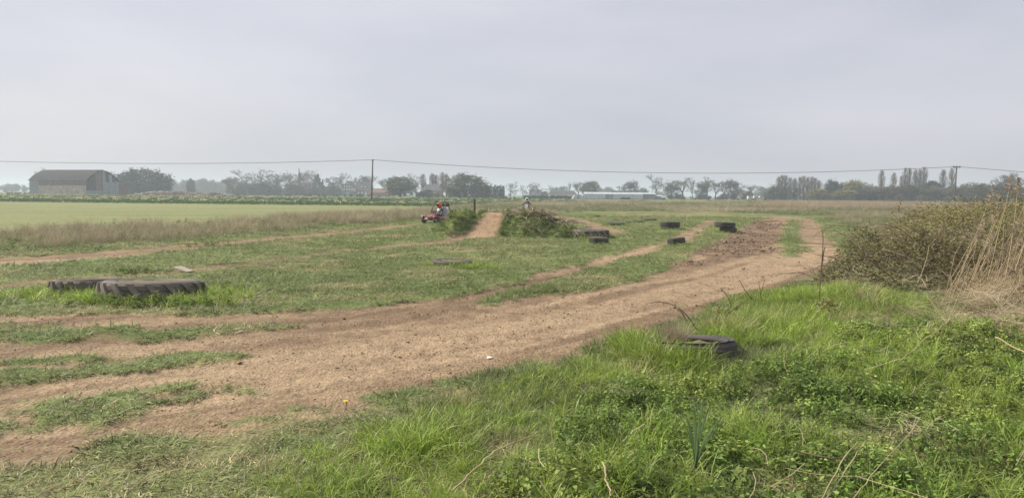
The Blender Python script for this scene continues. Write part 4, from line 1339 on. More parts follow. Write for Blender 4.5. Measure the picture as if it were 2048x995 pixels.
# ------------------------------------------------------------------ people, buggy, motorbike
M_RED = mat_plain("red_bodywork", (0.20, 0.03, 0.035), 0.5, col2=(0.34, 0.15, 0.13), scale=3, spec=0.3)
M_TUBE = mat_plain("black_tube", (0.03, 0.03, 0.035), 0.45, scale=10)
M_TYRE2 = mat_plain("small_tyre", (0.035, 0.034, 0.034), 0.85, col2=(0.11, 0.095, 0.08), scale=9, bump=0.2)
M_RIM = mat_plain("wheel_rim", (0.35, 0.34, 0.33), 0.4, metal=0.5, scale=12)
M_SEATG = mat_plain("grey_seat", (0.33, 0.34, 0.37), 0.7, col2=(0.48, 0.48, 0.52), scale=12)
M_WHITE = mat_plain("white_plastic", (0.68, 0.66, 0.62), 0.5, scale=10, var=0.12)
M_ORANGE = mat_plain("orange_helmet", (0.62, 0.10, 0.05), 0.3, scale=8, spec=0.5)
M_MINT = mat_plain("mint_helmet", (0.50, 0.72, 0.60), 0.3, scale=8, var=0.1, spec=0.5)
M_JACKET = mat_plain("dark_jacket", (0.045, 0.045, 0.055), 0.8, col2=(0.10, 0.10, 0.12), scale=9)
M_PINK = mat_plain("pink_jersey", (0.50, 0.16, 0.20), 0.8, col2=(0.62, 0.42, 0.42), scale=5)
M_VISOR = mat_plain("visor", (0.02, 0.02, 0.025), 0.15, spec=0.6)
M_SKIN = mat_plain("skin", (0.50, 0.30, 0.22), 0.6, scale=20, var=0.08)

def wheel(parent, loc, r_, w, rz=0.0, axis='y', name="wheel", tmat=None):
    o = MB().lathe([(r_ * 0.55, -w * 0.38), (r_ * 0.72, -w * 0.5), (r_ * 0.93, -w * 0.46), (r_, -w * 0.25), (r_ * 0.985, -w * 0.05), (r_, 0.05 * w), (r_, w * 0.25), (r_ * 0.93, w * 0.46), (r_ * 0.72, w * 0.5), (r_ * 0.55, w * 0.38)], 26, axis, True).build(name, tmat or M_TYRE2, parent, loc)
    o.rotation_euler = (0, 0, rz)
    b = MB().lathe([(0.0, -w * 0.15), (r_ * 0.2, -w * 0.2), (r_ * 0.5, -w * 0.05), (r_ * 0.57, -w * 0.35), (r_ * 0.57, w * 0.35), (r_ * 0.5, w * 0.05), (r_ * 0.2, w * 0.2), (0.0, w * 0.15)], 20, axis)
    b.build("rim", M_RIM, o)
    return o

def body(name, parent, J, E, mat):
    """one continuous skinned figure: J = {joint: (x, y, z, radius)}, E = edges, root = pelvis"""
    names = list(J)
    me = bpy.data.meshes.new(name)
    me.from_pydata([J[k][:3] for k in names], [(names.index(a), names.index(b)) for a, b in E], [])
    me.materials.append(mat)
    o = link(name, me, parent)
    sk = o.modifiers.new("skin", 'SKIN')
    sk.use_smooth_shade = True
    lay = me.skin_vertices[0].data
    for i, k in enumerate(names):
        lay[i].radius = (J[k][3], J[k][3] * (1.25 if k in ("chest", "pelvis", "waist") else 1.0))
        lay[i].use_root = (k == "pelvis")
    ss = o.modifiers.new("smooth", 'SUBSURF')
    ss.levels = ss.render_levels = 1
    return o

def figure(o, pel, chest, head, hands, knees, feet, s, mat):
    """seated person: joints in the parent's space, s = body scale (1 = adult)"""
    pel, chest, head = Vector(pel), Vector(chest), Vector(head)
    ax = (chest - pel).normalized()
    side = Vector((0, 1, 0))
    J = {"pelvis": (*pel, 0.13 * s), "waist": (*(pel.lerp(chest, 0.5)), 0.115 * s), "chest": (*chest, 0.135 * s), "neck": (*(chest.lerp(head, 0.55)), 0.055 * s), "head": (*head, 0.085 * s), "crown": (*(head + Vector((0, 0, 0.07 * s))), 0.07 * s)}
    E = [("pelvis", "waist"), ("waist", "chest"), ("chest", "neck"), ("neck", "head"), ("head", "crown")]
    for q, sg in (("l", 1), ("r", -1)):
        h = Vector(hands[0 if sg > 0 else 1])
        sh = chest + side * sg * 0.17 * s + ax * 0.05 * s
        el = sh.lerp(h, 0.5) + Vector((-0.03, sg * 0.07 * s, -0.09 * s))
        fw = (h - el).normalized()
        J["sh" + q], J["el" + q], J["wr" + q], J["ha" + q] = (*sh, 0.062 * s), (*el, 0.047 * s), (*(h - fw * 0.06 * s), 0.032 * s), (*h, 0.036 * s)
        E += [("chest", "sh" + q), ("sh" + q, "el" + q), ("el" + q, "wr" + q), ("wr" + q, "ha" + q)]
        for k in range(5):
            off = Vector((0.03, (k - 2) * 0.019 * sg, 0.012)) * s if k else Vector((0.0, -0.05 * sg, 0.01)) * s
            J["f%d%s" % (k, q)] = (*(h + off), 0.010 * s)
            J["g%d%s" % (k, q)] = (*(h + off + Vector((0.012, 0, -0.035)) * s * (1 - 0.08 * abs(k - 2))), 0.0085 * s)
            E += [("ha" + q, "f%d%s" % (k, q)), ("f%d%s" % (k, q), "g%d%s" % (k, q))]
        kn, ft = Vector(knees[0 if sg > 0 else 1]), Vector(feet[0 if sg > 0 else 1])
        hp = pel + side * sg * 0.09 * s
        J["hp" + q], J["kn" + q], J["an" + q], J["to" + q] = (*hp, 0.088 * s), (*kn, 0.06 * s), (*ft, 0.042 * s), (*(ft + Vector((0.14, 0, -0.03)) * s), 0.036 * s)
        E += [("pelvis", "hp" + q), ("hp" + q, "kn" + q), ("kn" + q, "an" + q), ("an" + q, "to" + q)]
    return body("body", o, J, E, mat)

def helmet(o, head, s, mat, rz=0.0, tip=0.0):
    r_ = 0.145 * s
    h = MB().lathe([(0.0, r_ * 1.05), (r_ * 0.45, r_ * 0.98), (r_ * 0.8, r_ * 0.68), (r_, r_ * 0.15), (r_ * 0.98, -r_ * 0.4), (r_ * 0.82, -r_ * 0.85), (r_ * 0.6, -r_ * 0.95)], 22).xf(Matrix.Diagonal((1.12, 0.95, 1, 1))).build("helmet", mat, o, Vector(head) + Vector((0, 0, 0.02 * s)), smooth=True)
    h.rotation_euler = (0, tip, rz)
    MB().add([(r_ * 1.08, -r_ * 0.62, r_ * 0.28), (r_ * 1.22, 0, r_ * 0.3), (r_ * 1.08, r_ * 0.62, r_ * 0.28), (r_ * 1.02, r_ * 0.66, -r_ * 0.25), (r_ * 1.17, 0, -r_ * 0.3), (r_ * 1.02, -r_ * 0.66, -r_ * 0.25)], [(0, 1, 4, 5), (1, 2, 3, 4), (5, 4, 1, 0), (4, 3, 2, 1)]).build("visor", M_VISOR, h)
    MB().add([(r_ * 0.85, -r_ * 0.7, r_ * 0.55), (r_ * 0.85, r_ * 0.7, r_ * 0.55), (r_ * 1.65, r_ * 0.5, r_ * 0.62), (r_ * 1.65, -r_ * 0.5, r_ * 0.62), (r_ * 0.9, -r_ * 0.7, r_ * 0.45), (r_ * 0.9, r_ * 0.7, r_ * 0.45)], [(0, 1, 2, 3), (3, 2, 5, 4), (0, 3, 4), (1, 5, 2)]).build("peak", mat, h)
    return h

# ---- buggy
c = G(878, 447)
HEAD = R(-132)
bug = empty("buggy", (c.x, c.y, float(hz(c.x, c.y)[0])), HEAD, "small red off-road buggy with black roll cage on the far dirt path", "buggy")
for x_, y_, r_, w_, st in ((0.66, 0.46, 0.18, 0.13, 0.2), (0.66, -0.46, 0.18, 0.13, 0.2), (-0.58, 0.48, 0.21, 0.18, 0), (-0.58, -0.48, 0.21, 0.18, 0)):
    wheel(bug, (x_, y_, r_), r_, w_, st)
b = MB()
for s in (1, -1):
    b.tube([(0.85, 0.16 * s, 0.26), (0.4, 0.33 * s, 0.17), (-0.55, 0.35 * s, 0.17), (-0.8, 0.25 * s, 0.25)], 0.022, 6)
    b.tube([(0.66, 0.10 * s, 0.22), (0.66, 0.40 * s, 0.19)], 0.016, 5)
    b.tube([(0.52, 0.24 * s, 0.20), (0.66, 0.40 * s, 0.21)], 0.014, 5)
    b.tube([(0.60, 0.16 * s, 0.42), (0.66, 0.38 * s, 0.24)], 0.025, 6)
b.tube([(-0.58, -0.42, 0.21), (-0.58, 0.42, 0.21)], 0.022, 6)
b.tube([(0.0, -0.34, 0.17), (0.0, 0.34, 0.17)], 0.018, 5)
b.build("chassis", M_TUBE, bug)
for s in (1, -1):
    MB().tube([(0.36, 0.34 * s, 0.20), (0.24, 0.36 * s, 0.62), (0.02, 0.31 * s, 1.12), (-0.12, 0.29 * s, 1.17), (-0.40, 0.30 * s, 1.08), (-0.52, 0.34 * s, 0.60), (-0.55, 0.34 * s, 0.18)], 0.021, 7).build("roll_hoop", M_TUBE, bug, smooth=True)
for x_, z_, y_ in ((0.02, 1.12, 0.31), (-0.40, 1.08, 0.30), (0.27, 0.55, 0.355)):
    MB().tube([(x_, -y_, z_), (x_, y_, z_)], 0.018, 6).build("cage_bar", M_TUBE, bug)
MB().add([(0.95, -0.12, 0.22), (0.95, 0.12, 0.22), (0.38, 0.28, 0.20), (0.38, -0.28, 0.20), (0.90, -0.10, 0.32), (0.90, 0.10, 0.32), (0.36, 0.26, 0.50), (0.36, -0.26, 0.50)],
         [(0, 3, 2, 1), (4, 5, 6, 7), (0, 1, 5, 4), (1, 2, 6, 5), (2, 3, 7, 6), (3, 0, 4, 7)]).build("nose_panel", M_RED, bug)
for s in (1, -1):
    MB().add([(0.34, 0.34 * s, 0.17), (-0.38, 0.37 * s, 0.17), (-0.36, 0.46 * s, 0.20), (0.30, 0.43 * s, 0.20), (0.34, 0.34 * s, 0.34), (-0.38, 0.37 * s, 0.36), (-0.34, 0.45 * s, 0.31), (0.28, 0.42 * s, 0.30)],
             [(0, 1, 2, 3), (7, 6, 5, 4), (0, 3, 7, 4), (3, 2, 6, 7), (2, 1, 5, 6), (1, 0, 4, 5)]).build("side_panel", M_RED, bug)
    MB().lathe([(0.0, 0.03), (0.03, 0.025), (0.05, 0.0), (0.04, -0.03), (0.0, -0.035)], 12, 'x').xf(Matrix.Translation((0.90, 0.09 * s, 0.37))).build("headlight", M_RIM, bug)
    MB().add([(0.82, 0.36 * s, 0.36), (0.50, 0.36 * s, 0.36), (0.50, 0.56 * s, 0.36), (0.82, 0.56 * s, 0.36), (0.78, 0.38 * s, 0.40), (0.54, 0.38 * s, 0.40), (0.54, 0.54 * s, 0.40), (0.78, 0.54 * s, 0.40)],
             [(3, 2, 1, 0), (4, 5, 6, 7), (0, 1, 5, 4), (1, 2, 6, 5), (2, 3, 7, 6), (3, 0, 4, 7)]).build("mudguard", M_RED, bug)
for y_ in (0.165, -0.165):
    st = MB().add([(-0.02, y_ - 0.14, 0.22), (-0.02, y_ + 0.14, 0.22), (-0.30, y_ + 0.14, 0.20), (-0.30, y_ - 0.14, 0.20), (-0.02, y_ - 0.14, 0.30), (-0.02, y_ + 0.14, 0.30), (-0.27, y_ + 0.14, 0.29), (-0.27, y_ - 0.14, 0.29),
               (-0.44, y_ - 0.13, 0.84), (-0.44, y_ + 0.13, 0.84), (-0.38, y_ + 0.12, 0.86), (-0.38, y_ - 0.12, 0.86)],
             [(0, 1, 5, 4), (4, 5, 6, 7), (7, 6, 10, 11), (3, 8, 9, 2), (8, 11, 10, 9), (0, 4, 7, 3), (1, 2, 6, 5), (3, 7, 11, 8), (2, 9, 10, 6), (0, 3, 2, 1)]).build("seat", M_SEATG, bug)
    MB().box((-0.47, y_ - 0.09, 0.88), (-0.39, y_ + 0.09, 1.02)).build("headrest", M_TUBE, st)
MB().lathe([(0.115, 0.0), (0.127, 0.010), (0.140, 0.0), (0.127, -0.010)], 20, 'x', True).xf(Matrix.Translation((0.24, -0.165, 0.58)) @ Matrix.Rotation(R(20), 4, 'Y')).build("steering_wheel", M_TUBE, bug)
MB().tube([(0.24, -0.165, 0.58), (0.48, -0.12, 0.38)], 0.013, 5).build("steering_column", M_TUBE, bug)
MB().box((-0.82, -0.2, 0.24), (-0.50, 0.2, 0.52)).build("engine", M_STEEL, bug)
drv = empty("person", bug.location, HEAD, "driver in orange helmet and dark jacket seated in the buggy", "person")
figure(drv, (-0.18, -0.165, 0.40), (-0.24, -0.165, 0.70), (-0.20, -0.165, 0.93), ((0.20, -0.06, 0.62), (0.20, -0.27, 0.62)), ((0.20, -0.10, 0.50), (0.20, -0.24, 0.50)), ((0.52, -0.09, 0.30), (0.52, -0.22, 0.30)), 0.82, M_JACKET)
helmet(drv, (-0.19, -0.165, 0.94), 0.98, M_ORANGE)
MB().lathe([(0.09, 0.44), (0.118, 0.52), (0.130, 0.66), (0.10, 0.76), (0.06, 0.79)], 16).xf(Matrix.Translation((-0.10, -0.165, 0.0)) @ Matrix.Rotation(R(-8), 4, 'Y') @ Matrix.Diagonal((1.05, 1.2, 1, 1))).build("chest_protector", M_WHITE, drv, smooth=True)

# ---- child on a small motorbike behind the right bank
c = at(1054, 430, 54.0); c.z = 0
RH = R(-96)
z0 = float(hz(c.x, c.y)[0])
mb = empty("motorbike", (c.x, c.y, z0), RH, "small pink and white motorbike coming head on behind the dead stems", "motorbike")
wheel(mb, (0.52, 0, 0.24), 0.24, 0.07)
wheel(mb, (-0.46, 0, 0.22), 0.22, 0.085)
for s in (1, -1):
    MB().tube([(0.53, 0.06 * s, 0.24), (0.36, 0.06 * s, 0.74)], 0.018, 6).build("fork", M_STEEL, mb)
    MB().tube([(-0.46, 0.07 * s, 0.22), (0.0, 0.08 * s, 0.30)], 0.018, 6).build("swing_arm", M_STEEL, mb)
    MB().tube([(0.36, 0.27 * s, 0.84), (0.345, 0.36 * s, 0.84)], 0.020, 7).build("grip", M_TUBE, mb)
MB().tube([(0.36, -0.36, 0.84), (0.38, -0.15, 0.83), (0.39, -0.05, 0.78), (0.39, 0.05, 0.78), (0.38, 0.15, 0.83), (0.36, 0.36, 0.84)], 0.013, 6).build("handlebar", M_TUBE, mb, smooth=True)
MB().tube([(0.36, 0, 0.72), (0.05, 0, 0.58), (-0.35, 0, 0.56)], [0.03, 0.035, 0.025], 6).tube([(0.34, 0, 0.64), (0.12, 0, 0.24), (-0.08, 0, 0.24), (-0.12, 0, 0.55)], 0.02, 6).build("frame", M_RED, mb)
MB().add([(0.44, -0.11, 0.88), (0.44, 0.11, 0.88), (0.52, 0.09, 0.68), (0.52, -0.09, 0.68), (0.42, -0.11, 0.88), (0.42, 0.11, 0.88), (0.50, 0.09, 0.68), (0.50, -0.09, 0.68)], [(0, 3, 2, 1), (4, 5, 6, 7), (0, 1, 5, 4), (1, 2, 6, 5), (2, 3, 7, 6), (3, 0, 4, 7)]).build("front_plate", M_WHITE, mb)
MB().add([(0.85, -0.05, 0.55), (0.85, 0.05, 0.55), (0.30, 0.08, 0.60), (0.30, -0.08, 0.60), (0.83, 0, 0.59), (0.32, 0, 0.64)], [(0, 1, 4), (0, 4, 5, 3), (1, 2, 5, 4), (2, 3, 5), (3, 2, 1, 0)]).build("front_mudguard", M_PINK, mb)
MB().add([(0.25, -0.12, 0.56), (0.25, 0.12, 0.56), (-0.02, 0.09, 0.54), (-0.02, -0.09, 0.54), (0.22, -0.08, 0.70), (0.22, 0.08, 0.70), (-0.02, 0.07, 0.63), (-0.02, -0.07, 0.63)], [(0, 3, 2, 1), (4, 5, 6, 7), (0, 1, 5, 4), (1, 2, 6, 5), (2, 3, 7, 6), (3, 0, 4, 7)]).build("tank", M_PINK, mb)
MB().add([(0.02, -0.08, 0.57), (0.02, 0.08, 0.57), (-0.50, 0.08, 0.60), (-0.50, -0.08, 0.60), (0.02, -0.07, 0.635), (0.02, 0.07, 0.635), (-0.50, 0.06, 0.66), (-0.50, -0.06, 0.66)], [(0, 3, 2, 1), (4, 5, 6, 7), (0, 1, 5, 4), (1, 2, 6, 5), (2, 3, 7, 6), (3, 0, 4, 7)]).build("saddle", M_TUBE, mb)
MB().box((-0.08, -0.1, 0.26), (0.14, 0.1, 0.46)).build("engine", M_STEEL, mb)
MB().add([(-0.45, -0.07, 0.64), (-0.45, 0.07, 0.64), (-0.80, 0.06, 0.68), (-0.80, -0.06, 0.68), (-0.45, 0, 0.67), (-0.80, 0, 0.71)], [(0, 1, 4), (0, 4, 5, 3), (1, 2, 5, 4), (2, 3, 5), (3, 2, 1, 0)]).build("rear_mudguard", M_WHITE, mb)
rd = empty("person", (c.x, c.y, z0), RH, "child rider in pale mint helmet and pink top on the motorbike", "person")
figure(rd, (-0.14, 0, 0.72), (-0.02, 0, 0.98), (0.03, 0, 1.17), ((0.35, 0.31, 0.86), (0.35, -0.31, 0.86)), ((0.16, 0.18, 0.62), (0.16, -0.18, 0.62)), ((0.02, 0.15, 0.32), (0.02, -0.15, 0.32)), 0.74, M_JACKET)
helmet(rd, (0.04, 0, 1.19), 0.92, M_MINT)
MB().lathe([(0.09, 0.72), (0.105, 0.80), (0.118, 0.95), (0.10, 1.04), (0.05, 1.07)], 16).xf(Matrix.Translation((-0.30, 0, 0.06)) @ Matrix.Rotation(R(14), 4, 'Y') @ Matrix.Diagonal((1.0, 1.25, 1, 1))).build("jersey", M_PINK, rd, smooth=True)
# ------------------------------------------------------------------ far trees
M_BARK = mat_plain("tree_bark", (0.075, 0.062, 0.052), 0.9, col2=(0.13, 0.11, 0.095), scale=3)
M_TWIG = mat_plain("bare_twigs", (0.10, 0.082, 0.068), 0.9, col2=(0.15, 0.125, 0.10), scale=3)
M_POPT = mat_plain("poplar_twigs", (0.17, 0.145, 0.115), 0.9, col2=(0.25, 0.21, 0.165), scale=3)
M_LEAFG = mat_leaf("grey_green_leaf", (0.10, 0.115, 0.050), (0.14, 0.13, 0.06), trans=0.25, vscale=0.4, bright=0.5)
M_LEAFY = mat_leaf("yellow_green_leaf", (0.215, 0.20, 0.062), (0.26, 0.22, 0.08), trans=0.3, vscale=0.4, bright=0.5)
M_LEAFD = mat_leaf("dark_evergreen_leaf", (0.026, 0.045, 0.030), (0.04, 0.06, 0.03), trans=0.15, vscale=0.4, bright=0.6)
M_LEAFB = mat_leaf("brown_budding_leaf", (0.125, 0.105, 0.062), (0.15, 0.12, 0.07), trans=0.25, vscale=0.4, bright=0.5)

def tree_bare(seed, spread=0.55, fork=0.24, depth=6, up=0.22, twig=0.0030):
    g = random.Random(seed)
    T, W = MB(), MB()
    def grow(p, d, L, r_, lv):
        q = p + d * L
        mid = p.lerp(q, 0.5) + Vector((g.gauss(0, 1), g.gauss(0, 1), g.gauss(0, 0.5))) * L * 0.06
        if lv < 3: (T if lv < 2 else W).tube([p, mid, q], [r_, r_ * 0.85, r_ * 0.68], 5 if lv < 2 else 3, cap=False)
        else: W.tube([p, q], [r_, r_ * 0.6], 3, cap=False)
        if lv >= depth:
            return
        n = g.choice((2, 3, 3)) if lv else g.choice((4, 5))
        for i in range(n):
            ax = Vector((g.gauss(0, 1), g.gauss(0, 1), g.gauss(0, 0.55))).normalized()
            nd = (d * g.uniform(0.55, 0.95) + ax * spread * g.uniform(0.7, 1.4) + Vector((0, 0, up * g.uniform(0.2, 1)))).normalized()
            grow(q if i else q, nd, L * g.uniform(0.58, 0.86), max(r_ * (0.62 if lv else 0.5), twig), lv + 1)
        if lv >= 1:
            ax = Vector((g.gauss(0, 1), g.gauss(0, 1), g.gauss(0, 0.4))).normalized()
            grow(mid, (d * 0.5 + ax).normalized(), L * 0.5, max(r_ * 0.4, twig), min(lv + 2, depth))
    grow(Vector((0, 0, -0.01)), Vector((g.gauss(0, 0.04), g.gauss(0, 0.04), 1)).normalized(), fork, 0.026, 0)
    return T, W

def tree_poplar(seed):
    g = random.Random(seed)
    T, W = MB(), MB()
    T.tube([(0, 0, -0.01), (g.gauss(0, 0.006), 0, 0.5), (0, 0, 0.97)], [0.016, 0.010, 0.002], 6, cap=False)
    for k in range(210):
        z = g.uniform(0.14, 0.93)
        az = g.uniform(0, 6.28)
        L = (0.05 + 0.16 * math.sin(math.pi * min(1, (z + 0.02)) ** 0.8)) * g.uniform(0.6, 1.2)
        sp = 0.34
        p0 = Vector((0, 0, z))
        p1 = p0 + Vector((math.cos(az) * L * sp * 0.9, math.sin(az) * L * sp * 0.9, L * 0.6))
        p2 = p1 + Vector((math.cos(az) * L * sp * 0.15, math.sin(az) * L * sp * 0.15, L * 0.5))
        W.tube([p0, p1, p2], [0.0030, 0.0024, 0.0016], 3, cap=False)
    return T, W

def cloud_np(seed, clumps, per, crad, lsize, ell):
    """leaf points in many clumps through a crown; ell = (cx, cy, cz, rx, ry, rz)"""
    g = np.random.default_rng(seed)
    u = g.normal(0, 1, (clumps, 3)); u /= np.linalg.norm(u, axis=1)[:, None]
    u *= g.uniform(0.35, 1, (clumps, 1)) ** 0.6
    C = np.array(ell[:3]) + u * np.array(ell[3:])
    P = np.repeat(C, per, 0) + g.normal(0, 1, (clumps * per, 3)) * crad * np.repeat(g.uniform(0.6, 1.3, clumps), per)[:, None]
    P[:, 2] = np.maximum(P[:, 2], 0.02)
    return P

def leaf_mesh(name, P, size, mat, seed):
    tmp = leaf_cloud(name, P, size, mat, None, seed)
    me = tmp.data
    bpy.data.objects.remove(tmp)
    return me

def make_proto(kind, seed):
    if kind == 'bare':
        T, W = tree_bare(seed)
    elif kind == 'spread':
        T, W = tree_bare(seed, spread=0.75, fork=0.17, up=0.12)
    elif kind == 'pollard':
        T, W = tree_bare(seed, spread=0.85, fork=0.34, depth=5, up=0.3, twig=0.004)
    elif kind == 'slim':
        T, W = tree_bare(seed, spread=0.3, fork=0.34, depth=5, up=0.5)
    elif kind == 'poplar':
        T, W = tree_poplar(seed)
    elif kind == 'ivy':
        T, W = tree_bare(seed, fork=0.25)
    else:
        T = MB().tube([(0, 0, -0.01), (0.01, 0, 0.25), (0, 0, 0.6)], [0.03, 0.022, 0.01], 6, cap=False)
        W = None
    cr = []
    if W is not None:
        cr.append(("twigs", W.mesh("twigs", M_POPT if kind == 'poplar' else M_TWIG)))
    if kind == 'ivy':
        g = np.random.default_rng(seed)
        P = cloud_np(seed, 40, 40, 0.05, 0.04, (0, 0, 0.36, 0.20, 0.20, 0.34))
        cr.append(("ivy", leaf_mesh("ivy", P, 0.040, M_LEAFD, seed)))
    ell = {'willow': (0, 0, 0.52, 0.40, 0.40, 0.42), 'yellow': (0, 0, 0.52, 0.38, 0.38, 0.42), 'broad': (0, 0, 0.46, 0.44, 0.44, 0.46), 'evergreen': (0, 0, 0.42, 0.38, 0.38, 0.48), 'brown': (0, 0, 0.5, 0.42, 0.42, 0.42), 'cedar': (0, 0, 0.6, 0.40, 0.40, 0.3)}
    lm = {'willow': M_LEAFG, 'yellow': M_LEAFY, 'broad': M_LEAFG, 'evergreen': M_LEAFD, 'brown': M_LEAFB, 'cedar': M_LEAFD}
    if kind in ell:
        P = cloud_np(seed, 150, 26, 0.05, 0.04, ell[kind])
        cr.append(("foliage", leaf_mesh("foliage", P, 0.065, lm[kind], seed)))
    if kind == 'conifer':
        g = np.random.default_rng(seed)
        n = 1500
        z = g.uniform(0.04, 1, n); r_ = (1 - z) * 0.34 * g.uniform(0.5, 1.05, n) * (0.8 + 0.3 * np.sin(z * 34)); a = g.uniform(0, 6.28, n)
        cr.append(("foliage", leaf_mesh("foliage", np.stack([r_ * np.cos(a), r_ * np.sin(a), z], 1), 0.06, M_LEAFD, seed)))
    H = max(max(v[2] for v in T.v), max(float(np.percentile([v.co.z for v in m.vertices], 99.3)) for _, m in cr))
    X = max(float(np.percentile([math.hypot(v.co.x, v.co.y) for v in m.vertices], 88)) for _, m in cr)
    return T.mesh("trunk", M_BARK), cr, H, X

PROTO = {k: [make_proto(k, 500 + 31 * i + 7 * j) for j in range(n)] for i, (k, n) in enumerate((('bare', 4), ('spread', 3), ('pollard', 2), ('slim', 2), ('poplar', 4), ('ivy', 3), ('willow', 2), ('yellow', 2), ('broad', 2), ('evergreen', 3), ('brown', 2), ('conifer', 2), ('cedar', 1)))}
KINDNAME = {'bare': 'bare_tree', 'spread': 'bare_tree', 'pollard': 'pollard_tree', 'slim': 'bare_tree', 'poplar': 'poplar_tree', 'ivy': 'ivy_tree', 'willow': 'willow_tree', 'yellow': 'willow_tree', 'broad': 'leafy_tree', 'evergreen': 'evergreen_tree', 'brown': 'budding_tree', 'conifer': 'conifer_tree', 'cedar': 'cedar_tree'}
count = {}
def tree(kind, px, yt, wpx, d, label, group="trees along the horizon"):
    k = count.get(kind, 0); count[kind] = k + 1
    T, cr, H, X = PROTO[kind][k % len(PROTO[kind])]
    t = at(px, yt, d)
    o = empty(KINDNAME[kind], (t.x, t.y, 0), random.uniform(0, 6.28), label, "tree", group)
    sx = wpx * d / F / 2 / X
    o.scale = (sx, sx, t.z / H)
    link("trunk", T, o)
    for nm, m in cr:
        c_ = link(nm, m, o)
        c_["kind"] = 'stuff'
    return o

